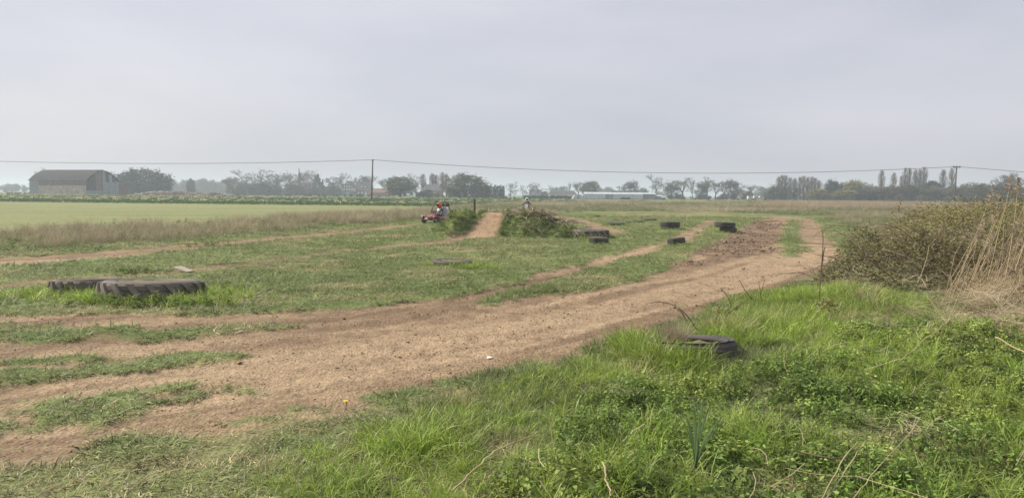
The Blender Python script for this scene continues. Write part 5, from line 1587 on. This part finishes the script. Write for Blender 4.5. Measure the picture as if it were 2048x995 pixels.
for a in (
    ('spread', 80, 338, 34, 330, "bare crown showing over the left end of the barn roof"),
    ('slim', 226, 343, 18, 330, "thin tree top just right of the barn ridge"),
    ('evergreen', 252, 344, 52, 330, "dark evergreen at the left of the dense block beside the barn"),
    ('evergreen', 283, 339, 66, 335, "tallest dark evergreen in the middle of the block beside the barn"),
    ('evergreen', 312, 343, 54, 330, "dark evergreen at the right of the dense block beside the barn"),
    ('evergreen', 381, 358, 16, 420, "small dark tree alone over the rubble heap"),
    ('bare', 466, 354, 46, 400, "low bare tree at the left of the big bare group"),
    ('bare', 494, 341, 60, 400, "large bare tree left of the thin dead trunk"),
    ('slim', 519, 338, 14, 395, "thin dead trunk sticking up from the bare group"),
    ('bare', 549, 341, 58, 400, "large round bare tree right of the thin dead trunk"),
    ('spread', 575, 347, 50, 405, "bare tree just left of the brick house trees"),
    ('ivy', 532, 358, 44, 395, "ivy covered tree low in the middle of the bare group"),
    ('conifer', 598, 337, 10, 430, "needle thin conifer left of the brick house"),
    ('bare', 609, 343, 30, 440, "bare tree directly behind the brick house"),
    ('slim', 628, 341, 26, 440, "forked bare tree right behind the brick house"),
    ('conifer', 637, 349, 26, 420, "pointed dark conifer right of the brick house"),
    ('conifer', 645, 359, 16, 415, "small dark conifer beside the pointed one"),
    ('spread', 667, 354, 42, 440, "low bare tree left behind the timbered house"),
    ('spread', 693, 348, 60, 440, "wide bare crown behind the timbered gable"),
    ('ivy', 731, 351, 40, 430, "bare tree between the timbered house and the pole"),
    ('bare', 768, 357, 20, 420, "small bare tree just right of the left pole"),
    ('willow', 801, 354, 58, 300, "rounded grey-green tree right of the left pole"),
    ('bare', 832, 348, 34, 380, "bare tree between the rounded grey-green tree and the poplars"),
    ('broad', 930, 349, 86, 300, "largest broad round tree behind the jump"),
    ('pollard', 1022, 364, 30, 320, "bare pollard right of the dark clipped hedge"),
    ('pollard', 1046, 369, 22, 330, "small bare pollard, second right of the clipped hedge"),
    ('pollard', 1061, 365, 30, 320, "bare pollard above the child rider"),
    ('pollard', 1077, 365, 28, 325, "bare pollard just right of the child rider"),
    ('bare', 1105, 371, 24, 400, "small bare tree over the left end of the bungalow"),
    ('bare', 1125, 372, 22, 400, "small bare tree over the middle of the bungalow"),
    ('slim', 1139, 364, 12, 400, "thin twiggy tree over the right end of the bungalow"),
    ('bare', 1158, 364, 28, 390, "bare tree touching the pale round tree"),
    ('willow', 1181, 363, 36, 380, "pale round grey-green tree above the left end of the glasshouse"),
    ('evergreen', 1227, 382, 14, 330, "small dark bush over the middle of the glasshouse"),
    ('slim', 1247, 368, 24, 380, "thin leaning bare tree over the glasshouse"),
    ('ivy', 1266, 361, 38, 380, "ivy clad tree over the right part of the glasshouse"),
    ('slim', 1290, 374, 14, 380, "stubby bare tree between the ivy tree and the tall bare tree"),
    ('bare', 1313, 350, 40, 370, "tall open bare tree over the glasshouse end"),
    ('ivy', 1343, 361, 44, 350, "dense ivy tree right of the glasshouse"),
    ('slim', 1366, 355, 30, 350, "tall narrow bare tree right of the dense ivy tree"),
    ('slim', 1385, 357, 20, 350, "second narrow bare tree in the open row"),
    ('ivy', 1402, 366, 36, 345, "squat ivy tree in the open row"),
    ('bare', 1414, 355, 34, 350, "tall bare tree behind the squat ivy tree"),
    ('slim', 1432, 360, 24, 350, "narrow bare tree right of the squat ivy tree"),
    ('bare', 1449, 361, 32, 350, "bare tree leaning left in the open row"),
    ('ivy', 1466, 359, 44, 345, "broad ivy tree near the right end of the open row"),
    ('pollard', 1487, 377, 24, 340, "small ivy stump tree after the open row"),
    ('bare', 1507, 370, 32, 420, "hazy tree behind the white caravans"),
    ('bare', 1531, 374, 36, 420, "low hazy tree left of the first poplars"),
    ('ivy', 1548, 369, 34, 320, "ivy tree at the foot of the first poplars"),
    ('ivy', 1567, 372, 34, 315, "second ivy tree at the foot of the first poplars"),
    ('ivy', 1593, 373, 22, 315, "narrow ivy tree between the two poplar groups"),
    ('yellow', 1637, 378, 36, 300, "low yellowish willow right of the first poplars"),
    ('evergreen', 1666, 361, 32, 310, "dark tree above the low yellowish willow"),
    ('evergreen', 1688, 366, 22, 310, "small dark tree between the two yellowish willows"),
    ('yellow', 1707, 361, 38, 305, "tall yellow-green willow in the wood"),
    ('yellow', 1693, 381, 44, 290, "low spreading yellow-green willow in front of the tall one"),
    ('spread', 1733, 363, 30, 320, "flat topped bare tree right of the tall willow"),
    ('evergreen', 1719, 389, 30, 280, "dark low evergreen bush at the wood's foot"),
    ('evergreen', 1742, 387, 22, 280, "second dark low bush at the wood's foot"),
    ('brown', 1770, 374, 60, 300, "brownish budding tree under the single left poplar"),
    ('brown', 1815, 371, 60, 300, "brownish budding tree under the tallest poplars"),
    ('cedar', 1864, 362, 28, 310, "dark cedar-like tree right of the tallest poplars"),
    ('brown', 1870, 377, 70, 295, "wide budding tree left of the right pole"),
    ('spread', 1948, 365, 50, 290, "rounded bare tree right of the right pole"),
    ('ivy', 2017, 346, 50, 270, "big ivy clad tree at the right edge of the wood"),
    ('spread', 2046, 357, 44, 270, "bare tree at the right picture edge behind the reeds"),
    ('brown', 1985, 376, 60, 285, "budding tree between the rounded bare tree and the big ivy tree"),
):
    tree(*a)
ORD = ("first", "second", "third", "fourth", "fifth", "sixth", "seventh", "eighth", "ninth", "tenth", "eleventh")
for i, (px, yt, w) in enumerate(((846, 347, 12), (865, 346, 14), (872, 349, 11), (885, 344, 15), (893, 347, 13))):
    tree('poplar', px, yt, w, 340, ORD[i] + " bare poplar from the left beside the largest broad tree", "poplars left of the broad tree")
for i, (px, yt, w) in enumerate(((1558, 352, 12), (1565, 349, 13), (1572, 350, 12), (1581, 354, 12), (1590, 355, 10), (1601, 353, 12), (1608, 351, 12), (1616, 353, 11), (1624, 352, 12), (1631, 355, 13), (1638, 360, 14))):
    tree('poplar', px, yt, w, 330, ORD[i] + " bare poplar from the left in the dense double row", "poplars of the dense double row")
for i, (px, yt, w) in enumerate(((1764, 339, 12), (1788, 344, 11), (1803, 351, 9), (1811, 335, 11), (1820, 335, 12), (1832, 337, 11), (1841, 337, 11), (1849, 333, 14), (1887, 338, 14), (1905, 335, 13))):
    tree('poplar', px, yt, w, 320, ORD[i] + " tall poplar from the left standing above the right hand wood", "tall poplars over the wood")

# ---- woods and hedges nobody could count
def bushobj(k):
    return bpy.data.objects.new("bush", PROTO[k][0][1][-1][1])
mass = [bushobj(k) for k in ('brown', 'broad', 'evergreen', 'bare')] + [bpy.data.objects.new("twigs", PROTO['spread'][0][1][0][1])]
def wood(name, spans, n, label, weights):
    P, S, idx = [], [], []
    w = np.array(weights, float); w /= w.sum()
    for x0, x1, y0, y1, d0, d1, m in spans:
        for k in range(m):
            px = random.uniform(x0, x1)
            d = random.uniform(d0, d1)
            t = at(px, random.uniform(y0, y1), d)
            P.append((t.x, t.y, -0.2)); h = max(t.z, 1.0)
            S.append((h * random.uniform(0.8, 1.6), h * random.uniform(0.8, 1.6), h * 1.05)); idx.append(int(rng.choice(len(w), p=w)))
    n = len(P)
    scatter(name, mass, np.array(P), rng.uniform(0, 6.28, n), np.array(S), rng.uniform(0, 0.5, n), idx=np.array(idx), label=label)
wood("right_wood", [(1640, 2150, 368, 384, 300, 340, 120), (1650, 2150, 384, 397, 275, 300, 100), (1900, 2300, 362, 378, 280, 310, 40)], 0, "continuous brown and grey-green wood behind the bramble thicket", (4, 2, 0.8, 2, 2))
wood("middle_undergrowth", [(1330, 1480, 385, 397, 350, 380, 40), (1480, 1660, 380, 396, 340, 400, 50), (1080, 1170, 380, 394, 400, 430, 14)], 0, "low hazy undergrowth beneath the open row of trees", (3, 2, 1, 3, 3))
wood("left_shrubbery", [(455, 600, 364, 378, 400, 430, 55), (560, 690, 368, 384, 410, 440, 45), (640, 700, 376, 386, 400, 420, 20), (740, 800, 376, 388, 390, 420, 14), (820, 970, 370, 386, 310, 340, 26)], 0, "dark shrubbery massed round the far houses", (1.5, 2.5, 4, 1, 1))
wood("distant_wood", [(-250, 75, 351, 368, 620, 700, 40), (-200, 60, 366, 380, 560, 620, 24), (325, 470, 356, 366, 620, 720, 28), (330, 480, 366, 380, 600, 650, 22), (1000, 1110, 375, 386, 650, 720, 20), (1180, 1330, 372, 386, 620, 700, 24), (1470, 1560, 374, 386, 620, 680, 16)], 0, "pale distant woods fading into haze between the nearer trees", (3, 3, 0.5, 2, 2))
wood("field_hedge", [(455, 760, 385, 388, 330, 345, 70), (0, 60, 384, 387, 300, 320, 14), (760, 1180, 392, 394.5, 300, 320, 60), (1180, 1540, 397, 398.5, 300, 330, 40)], 0, "low dark hedge line along the far edge of the daffodil field", (2, 3, 3, 0.5, 0.5))
o = empty("clipped_hedge", (0, 0, 0), 0, "dark square clipped hedge right of the largest broad tree", "hedge")
a, b_ = at(970, 372, 300), at(1009, 372, 300)
g = np.random.default_rng(601)
n = 2600
P = np.stack([g.uniform(a.x, b_.x, n), 300 + g.uniform(-1.2, 1.2, n), g.uniform(0, a.z, n) ** 1.0 + 0.35 * np.sin(g.uniform(0, 6, n))], 1)
leaf_cloud("foliage", P, 0.55, M_LEAFD, o, 602)
o = empty("low_hedge", (0, 0, 0), 0, "low dark hedge in front of the bungalow behind the child rider", "hedge")
a, b_ = at(1047, 391, 280), at(1142, 393, 280)
P = np.stack([g.uniform(a.x, b_.x, n), 280 + g.uniform(-0.6, 0.6, n), g.uniform(0, a.z, n)], 1)
leaf_cloud("foliage", P, 0.4, M_LEAFD, o, 603)

# ------------------------------------------------------------------ far buildings
M_SHEET = mat_plain("grey_roof_sheet", (0.020, 0.018, 0.019), 1.0, col2=(0.038, 0.034, 0.033), scale=0.5)
M_RUST = mat_plain("rusty_pale_sheet", (0.30, 0.22, 0.18), 0.8, col2=(0.50, 0.44, 0.38), scale=0.7)
M_BROWN = mat_plain("brown_sheet", (0.13, 0.085, 0.075), 0.85, col2=(0.20, 0.14, 0.12), scale=0.6)
M_BLUEG = mat_plain("blue_grey_sheet", (0.18, 0.21, 0.22), 0.8, col2=(0.27, 0.29, 0.30), scale=0.8)
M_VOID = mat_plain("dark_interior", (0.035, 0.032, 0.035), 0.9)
M_BRICK = mat_plain("old_brick", (0.24, 0.105, 0.075), 0.9, col2=(0.33, 0.17, 0.125), scale=1.2)
M_BRICK2 = mat_plain("buff_brick", (0.27, 0.18, 0.13), 0.9, col2=(0.36, 0.26, 0.19), scale=1.2)
M_SLATE = mat_plain("slate_roof", (0.075, 0.075, 0.085), 0.8, col2=(0.12, 0.115, 0.12), scale=0.8)
M_TILE = mat_plain("tile_roof", (0.15, 0.085, 0.065), 0.85, col2=(0.21, 0.13, 0.10), scale=0.8)
M_RENDER = mat_plain("white_render", (0.66, 0.64, 0.60), 0.9, var=0.1, scale=1)
M_FRAME = mat_plain("window_frame", (0.74, 0.74, 0.72), 0.6, var=0.06)
M_PANE = mat_plain("dark_pane", (0.05, 0.06, 0.07), 0.15, spec=0.6)
M_TIMB = mat_plain("black_timber", (0.05, 0.042, 0.038), 0.8)
M_GLASS = mat_plain("whitened_glass", (0.40, 0.45, 0.48), 0.3, col2=(0.52, 0.56, 0.58), scale=0.4, spec=0.5)
M_POLY = mat_plain("polythene", (0.42, 0.44, 0.42), 0.5, col2=(0.55, 0.56, 0.54), scale=0.6)
M_GREENW = mat_plain("green_painted_wall", (0.12, 0.17, 0.13), 0.85)

# the barn: local x runs along the gable, local y along the long side
c = at(172.5, 389, 255)
barn = empty("barn", (c.x, c.y, 0), R(74), "big arched-roof barn of patched corrugated sheets at the far left", "barn")
L, W, EV, RD = 24.0, 14.0, 5.0, 8.6
def arcz(x):
    t = (x / W) * 2 - 1
    return EV + (RD - EV) * (1 - abs(t) ** 1.7) ** 0.85
xs = [W * (1 - math.cos(math.pi * k / 12)) / 2 for k in range(13)]
b = MB()
V = []
for y_ in (-0.35, L + 0.35):
    V += [(x_ + (-0.35 if k == 0 else 0.35 if k == 12 else 0), y_, arcz(x_) + 0.12) for k, x_ in enumerate(xs)]
    V += [(x_ + (-0.35 if k == 0 else 0.35 if k == 12 else 0), y_, arcz(x_)) for k, x_ in enumerate(xs)]
Fq = []
for k in range(12):
    Fq += [(k, k + 1, 26 + k + 1, 26 + k), (13 + k, 39 + k, 39 + k + 1, 13 + k + 1), (k, 13 + k, 13 + k + 1, k + 1), (26 + k, 26 + k + 1, 39 + k + 1, 39 + k)]
Fq += [(0, 26, 39, 13), (12, 25, 51, 38)]
b.add(V, Fq)
rf = b.build("roof", M_SHEET, barn)
MB().box((W / 2 - 0.25, -0.3, RD + 0.1), (W / 2 + 0.25, L + 0.3, RD + 0.22)).build("ridge_cap", M_SHEET, rf)
npan = 12
for k in range(npan):                                                # long side sheets
    y0, y1 = L * k / npan, L * (k + 1) / npan - 0.03
    lowm = M_BLUEG if k >= npan - 2 else M_RUST
    dz = random.uniform(-0.06, 0.06)
    p = 0.03 * (k % 2)
    MB().box((-0.10 - p, y0, -0.1), (-0.02, y1, 3.35 + dz)).build("wall_sheet", lowm, barn)
    MB().box((-0.06 - p, y0, 3.36 + dz), (-0.015, y1, EV + 0.05)).build("upper_sheet", M_BLUEG if k >= npan - 2 else M_BROWN, barn)
for k in range(10):                                                  # gable sheets
    x0, x1 = W * k / 10, W * (k + 1) / 10 - 0.03
    p = 0.03 * (k % 2)
    z1 = min(arcz(max(x0, 0.05)), arcz(min(x1, W - 0.05)))
    if k < 5:
        MB().box((x0, -0.08 - p, -0.1), (x1, -0.02, 1.75)).build("gable_sheet", M_BLUEG, barn)
        MB().box((x0, 0.10, 1.76), (x1, 0.16, z1)).build("gable_sheet", M_VOID if k not in (3, 4) else M_BROWN, barn)  # near-black ones paint the shade inside the open gable
    else:
        MB().box((x0, -0.08 - p, -0.1), (x1, -0.02, 4.6)).build("gable_sheet", M_BLUEG, barn)
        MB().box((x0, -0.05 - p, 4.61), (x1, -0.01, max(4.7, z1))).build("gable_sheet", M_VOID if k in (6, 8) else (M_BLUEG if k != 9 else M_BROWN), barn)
MB().box((-0.02, -0.02, 0), (0.18, 0.18, EV)).build("corner_post", M_BROWN, barn)
MB().add([(0, L - 0.05, 0), (W, L - 0.05, 0)] + [(x_, L - 0.05, arcz(x_)) for x_ in reversed(xs)], [tuple(range(15))]).build("back_gable", M_BLUEG, barn)
MB().box((W - 0.08, 0, 0), (W - 0.02, L, EV)).build("back_wall", M_BROWN, barn)
lt = MB().add([(W, 0.1, 0), (W + 6.2, 0.1, 0), (W + 6.2, 0.1, 2.6), (W, 0.1, 4.4), (W, 9, 0), (W + 6.2, 9, 0), (W + 6.2, 9, 2.6), (W, 9, 4.4)], [(0, 1, 2, 3), (7, 6, 5, 4), (1, 5, 6, 2), (0, 3, 7, 4)]).build("lean_to", M_BROWN, barn)
MB().add([(W, -0.2, 4.42), (W + 6.6, -0.2, 2.5), (W + 6.6, 9.2, 2.5), (W, 9.2, 4.42), (W, -0.2, 4.55), (W + 6.6, -0.2, 2.63), (W + 6.6, 9.2, 2.63), (W, 9.2, 4.55)], [(3, 2, 1, 0), (4, 5, 6, 7), (0, 1, 5, 4), (1, 2, 6, 5), (2, 3, 7, 6), (3, 0, 4, 7)]).build("lean_to_roof", M_BLUEG, lt)

def house(name, x0, x1, d, depth, ze, zr, wall, roof, label, wins=(), hip=0.0, ridge='x', chim=(), cat="house"):
    """box house seen front on: pixel x0..x1 at distance d, eaves ze and ridge zr in metres"""
    a, b2 = at(x0, 390, d), at(x1, 390, d)
    w = b2.x - a.x
    o = empty(name, (a.x, d, 0), 0, label, cat, None)
    MB().box((0, 0, -0.3), (w, depth, ze)).build("wall", wall, o)
    e = 0.35
    if ridge == 'x':
        m = depth / 2
        V = [(-e, -e, ze), (w + e, -e, ze), (w + e, depth + e, ze), (-e, depth + e, ze), (-e + hip, m, zr), (w + e - hip, m, zr)]
        Fq = [(0, 1, 5, 4), (2, 3, 4, 5), (3, 0, 4), (1, 2, 5), (3, 2, 1, 0)]
    else:
        m = w / 2
        V = [(-e, -e, ze), (w + e, -e, ze), (w + e, depth + e, ze), (-e, depth + e, ze), (m, -e + hip, zr), (m, depth + e - hip, zr)]
        Fq = [(0, 1, 4), (1, 2, 5, 4), (2, 3, 5), (3, 0, 4, 5), (3, 2, 1, 0)]
    r_ = MB().add(V, Fq).build("roof", roof, o)
    for cx, ch in chim:
        MB().box((cx * w - 0.4, depth / 2 - 0.4, zr - 1.0), (cx * w + 0.4, depth / 2 + 0.4, zr + ch)).build("chimney", M_BRICK, r_)
    for fx, z0_, ww, wh in wins:
        q = MB().box((fx * w - ww / 2, -0.07, z0_), (fx * w + ww / 2, 0.02, z0_ + wh)).build("window", M_FRAME, o)
        for s in (-1, 1):
            MB().box((fx * w + s * ww * 0.24 - ww * 0.17, -0.10, z0_ + wh * 0.12), (fx * w + s * ww * 0.24 + ww * 0.17, -0.072, z0_ + wh * 0.88)).build("pane", M_PANE, q)
    return o, w

o, w = house("brick_house", 603, 627, 420, 7, 7.0, 8.2, M_BRICK, M_SLATE, "tall red brick house with three rows of white windows",
      [(fx, z_, 1.05, 1.25) for z_ in (0.8, 2.9) for fx in (0.17, 0.5, 0.83)] + [(fx, 5.3, 1.0, 1.3) for fx in (0.17, 0.5, 0.83)], hip=2.0, chim=((0.1, 1.2), (0.88, 1.0)))
MB().box((-0.1, -0.12, 4.75), (w + 0.1, -0.02, 5.05)).build("string_course", M_SLATE, o)
o, w = house("timbered_house", 683, 709, 400, 9, 2.6, 2.65, M_GREENW, M_SLATE, "half-timbered house with a black and white gable left of the pole", [(0.5, 0.7, 2.2, 1.2)], cat="house")
gz0, gz1 = 2.7, 7.6
ga = MB().add([(0, -0.05, gz0), (w, -0.05, gz0), (w, -0.05, gz0 + 1.6), (w / 2, -0.05, gz1), (0, -0.05, gz0 + 1.6), (0, 0.3, gz0), (w, 0.3, gz0), (w, 0.3, gz0 + 1.6), (w / 2, 0.3, gz1), (0, 0.3, gz0 + 1.6)],
              [(0, 1, 2, 3, 4), (9, 8, 7, 6, 5), (0, 5, 6, 1), (1, 6, 7, 2), (2, 7, 8, 3), (3, 8, 9, 4), (4, 9, 5, 0)]).build("gable", M_RENDER, o)
for k in range(8):
    x_ = w * (k + 0.5) / 8
    zt_ = gz0 + 1.6 + (gz1 - gz0 - 1.6) * (1 - abs(x_ / w * 2 - 1)) - 0.15
    MB().box((x_ - 0.15, -0.12, gz0), (x_ + 0.15, -0.06, zt_)).build("timber", M_TIMB, ga)
for z_, i_ in ((gz0 + 0.02, 0.0), (gz0 + 1.6, 0.0), (gz0 + 3.1, 0.24)):
    MB().box((w * i_, -0.15, z_), (w * (1 - i_), -0.125, z_ + 0.26)).build("timber", M_TIMB, ga)
for s in (-1, 1):
    p0, p1 = Vector((w / 2 + s * (w / 2 + 0.35), 0, gz0 + 1.35)), Vector((w / 2, 0, gz1 + 0.15))
    MB().add([(p0.x, -0.4, p0.z), (p1.x, -0.4, p1.z), (p1.x, 9.2, p1.z), (p0.x, 9.2, p0.z), (p0.x, -0.4, p0.z + 0.3), (p1.x, -0.4, p1.z + 0.3), (p1.x, 9.2, p1.z + 0.3), (p0.x, 9.2, p0.z + 0.3)],
             [(0, 1, 2, 3), (7, 6, 5, 4), (0, 4, 5, 1), (1, 5, 6, 2), (2, 6, 7, 3), (3, 7, 4, 0)]).build("gable_roof", M_SLATE, o)
# its long wing
MB().box((w + 0.02, 2.5, -0.3), (w + 8.6, 8.5, 3.0)).build("wing_wall", M_BRICK2, o)
wr = MB().add([(w - 0.3, 2.0, 3.0), (w + 9.0, 2.0, 3.0), (w + 9.0, 9.0, 3.0), (w - 0.3, 9.0, 3.0), (w - 0.3, 5.5, 7.7), (w + 7.4, 5.5, 7.7)], [(0, 1, 5, 4), (2, 3, 4, 5), (3, 0, 4), (1, 2, 5), (3, 2, 1, 0)]).build("wing_roof", M_SLATE, o)
MB().box((w + 1.1, 5.1, 7.0), (w + 1.8, 5.9, 8.8)).build("chimney", M_BRICK, wr)
for k in range(2):
    MB().box((w + 2.6 + 2.0 * k, 3.2, 4.3), (w + 3.5 + 2.0 * k, 4.6, 5.2)).build("dormer", M_FRAME, wr)
for k in range(3):
    MB().box((w + 1.2 + 1.9 * k, 2.42, 0.6), (w + 2.0 + 1.9 * k, 2.52, 2.3)).build("window", M_FRAME, o)
house("red_shed", 739, 776, 380, 6, 1.9, 4.0, M_BRICK, M_TILE, "low building with wide pale tiled roof behind the left pole", hip=2.0, cat="shed")
house("cottage", 640, 668, 430, 6, 2.2, 4.6, M_BRICK2, M_SLATE, "small low cottage between the brick house and the timbered house", [(0.3, 0.8, 1, 1), (0.7, 0.8, 1, 1)], hip=1.0, chim=((0.85, 0.8),))
house("dark_house", 843, 882, 330, 8, 2.9, 5.6, M_BRICK2, M_SLATE, "dark roofed house half hidden left of the largest broad tree", [(0.3, 0.9, 1.1, 1.1), (0.68, 0.9, 1.1, 1.1)], hip=2.2, chim=((0.15, 0.9),))
house("bungalow", 1099, 1152, 300, 7, 1.85, 3.3, M_RENDER, M_SLATE, "long low white bungalow with a dark slate roof", [(0.12, 0.6, 1.0, 0.9), (0.34, 0.6, 1.2, 0.9), (0.62, 0.6, 1.2, 0.9), (0.86, 0.6, 1.0, 0.9)], hip=1.0)
# polytunnel
a = at(1146, 395, 292)
pt = empty("polytunnel", (a.x, a.y, 0), 0, "pale low polytunnel at the left end of the glasshouse", "polytunnel")
V, Fq = [], []
for y_ in (0, 9):
    V += [(2.1 + 2.1 * math.cos(math.pi * k / 10), y_, 1.75 * math.sin(math.pi * k / 10)) for k in range(11)]
Fq = [(k, k + 1, 11 + k + 1, 11 + k) for k in range(10)] + [tuple(range(10, -1, -1)), tuple(range(11, 22))]
MB().add(V, Fq).build("cover", M_POLY, pt)
MB().box((1.5, -0.08, 0), (2.7, -0.01, 1.2)).build("door", M_BLUEG, pt)
for y_ in (0.0, 3, 6, 9):
    MB().tube([(2.1 + 2.13 * math.cos(math.pi * k / 10), y_, 1.78 * math.sin(math.pi * k / 10)) for k in range(11)], 0.04, 4).build("hoop", M_STEEL, pt)
# glasshouse: panes as parts
a, b_ = at(1168, 395, 296), at(1286, 395, 296)
gw = b_.x - a.x
gh = empty("glasshouse", (a.x, 296, 0), 0, "long pale glasshouse below the middle trees", "glasshouse")
npn = 14
for k in range(npn):
    x0, x1 = gw * k / npn + 0.04, gw * (k + 1) / npn - 0.04
    MB().box((x0, -0.04, 0.15), (x1, 0.0, 1.95)).build("wall_pane", M_GLASS if k not in (5, 6) else M_BLUEG, gh)
    MB().add([(x0, -0.1, 2.02), (x1, -0.1, 2.02), (x1, 3.5, 2.75), (x0, 3.5, 2.75), (x0, -0.1, 2.06), (x1, -0.1, 2.06), (x1, 3.5, 2.79), (x0, 3.5, 2.79)], [(3, 2, 1, 0), (4, 5, 6, 7), (0, 1, 5, 4), (1, 2, 6, 5), (2, 3, 7, 6), (3, 0, 4, 7)]).build("roof_pane", M_GLASS, gh)
    MB().box((gw * k / npn - 0.04, -0.06, 0), (gw * k / npn + 0.04, 0.02, 2.0)).build("glazing_bar", M_FRAME, gh)
MB().box((-0.1, -0.1, 1.955), (gw + 0.1, 0.03, 2.015)).build("gutter", M_FRAME, gh)
MB().box((-0.05, 0.03, -0.2), (gw + 0.05, 7, 0.9)).build("base_wall", M_BLUEG, gh)
MB().add([(-0.05, 3.55, 2.75), (gw, 3.55, 2.75), (gw, 7, 2.0), (-0.05, 7, 2.0)], [(0, 1, 2, 3)]).build("back_slope", M_GLASS, gh)
MB().box((gw * 0.62, -0.16, 0.1), (gw * 0.79, -0.1, 0.75)).build("dark_door", M_VOID, gh)
house("timber_shed", 1287, 1311, 298, 7, 2.15, 2.7, M_BLUEG, M_GLASS, "grey shed closing the right end of the glasshouse", [], cat="shed")
house("small_outhouse", 1311.5, 1323, 299, 5, 1.35, 1.8, M_BLUEG, M_GLASS, "small outhouse at the far right of the glasshouse", [], cat="shed")
house("pale_barn", 1232, 1262, 380, 8, 2.6, 3.9, M_BRICK2, M_SHEET, "pale roofed building showing over the glasshouse", [], cat="barn")
house("hazy_house", 1470, 1503, 470, 7, 2.6, 5.0, M_RENDER, M_TILE, "hazy house with pale walls behind the open tree row", [(0.3, 0.8, 1.3, 1.1), (0.7, 0.8, 1.3, 1.1)], chim=((0.2, 0.9),))
# caravans
for k, px in enumerate((1496, 1508, 1519)):
    a = at(px, 397, 330)
    o = empty("caravan", (a.x, a.y, 0), 0, ORD[k] + " white caravan from the left behind the bare trees", "caravan", "white caravans")
    V = [(0, 0, 0.4), (2.0, 0, 0.4), (2.05, 0, 1.2), (1.8, 0, 1.75), (0.2, 0, 1.75), (-0.05, 0, 1.2)]
    V += [(x_, 1.7, z_) for x_, _, z_ in V]
    MB().add(V, [(0, 1, 2, 3, 4, 5), (11, 10, 9, 8, 7, 6)] + [(i, i + 6, (i + 1) % 6 + 6, (i + 1) % 6) for i in range(6)]).build("shell", M_WHITE, o)
    MB().box((0.4, -0.03, 1.0), (1.6, -0.005, 1.4)).build("window", M_PANE, o)
    wheel(o, (1.0, 0.05, 0.28), 0.28, 0.15)
# rubble heap beside the barn
a, b_ = at(268, 385, 262), at(462, 385, 262)
rh = empty("rubble_heap", (a.x, 262, 0), 0, "long heap of rubble and timber right of the barn", "rubble heap")
V, T = [], []
g = np.random.default_rng(611)
n = 900
L_ = b_.x - a.x
px_ = g.uniform(0, L_, n); top_ = (0.8 + 1.1 * fbm(px_ * 0.25, px_ * 0 + 3, 612, 3)) * np.sin(np.pi * np.clip(px_ / L_, 0.04, 0.96)) ** 0.4
P = np.stack([px_, g.uniform(-2, 2, n), top_ * g.uniform(0.1, 1.0, n)], 1)
b = MB()
M_RUB = mat_plain("rubble", (0.18, 0.13, 0.11), 0.95, col2=(0.42, 0.37, 0.33), scale=0.35)
for p in P:
    s = g.uniform(0.12, 0.40)
    q = g.normal(0, 1, (8, 3)) * 0.12 * s
    base = np.array([[-1, -1, -1], [1, -1, -1], [1, 1, -1], [-1, 1, -1], [-1, -1, 1], [1, -1, 1], [1, 1, 1], [-1, 1, 1]]) * s * g.uniform(0.3, 1.2, 3)
    aa = g.uniform(0, 3)
    base = base @ np.array([[math.cos(aa), math.sin(aa), 0.2], [-math.sin(aa), math.cos(aa), 0.3], [0.2, -0.3, 1]])
    b.add(base + q + p, [(0, 3, 2, 1), (4, 5, 6, 7), (0, 1, 5, 4), (1, 2, 6, 5), (2, 3, 7, 6), (3, 0, 4, 7)])
o = b.build("rubble", M_RUB, rh); o["kind"] = 'stuff'
V = [(L_ * k / 20, yy, (1.2 if j == 1 else 0) * math.sin(math.pi * k / 20) ** 0.5) for k in range(21) for j, yy in enumerate((-3, 0, 3))]
MB().add(V, [(3 * k + j, 3 * k + 3 + j, 3 * k + 4 + j, 3 * k + 1 + j) for k in range(20) for j in range(2)]).build("earth_core", M_BROWN, rh)
# ------------------------------------------------------------------ the hazy air
hm = bpy.data.materials.new("hazy_air")
hm.use_nodes = True
hn = hm.node_tree.nodes
hn.remove(hn["Principled BSDF"])
pv = hn.new("ShaderNodeVolumePrincipled")
pv.inputs['Color'].default_value = (0.78, 0.89, 1.0, 1)
pv.inputs['Density'].default_value = 0.0008
pv.inputs['Anisotropy'].default_value = 0.2
hm.node_tree.links.new(pv.outputs[0], hn["Material Output"].inputs['Volume'])
hz_o = MB().box((-2160, -2160, -1.0), (2160, 2160, 24)).build("haze", hm)
tag(hz_o, kind='stuff', label="pale spring haze in the air over the fields")
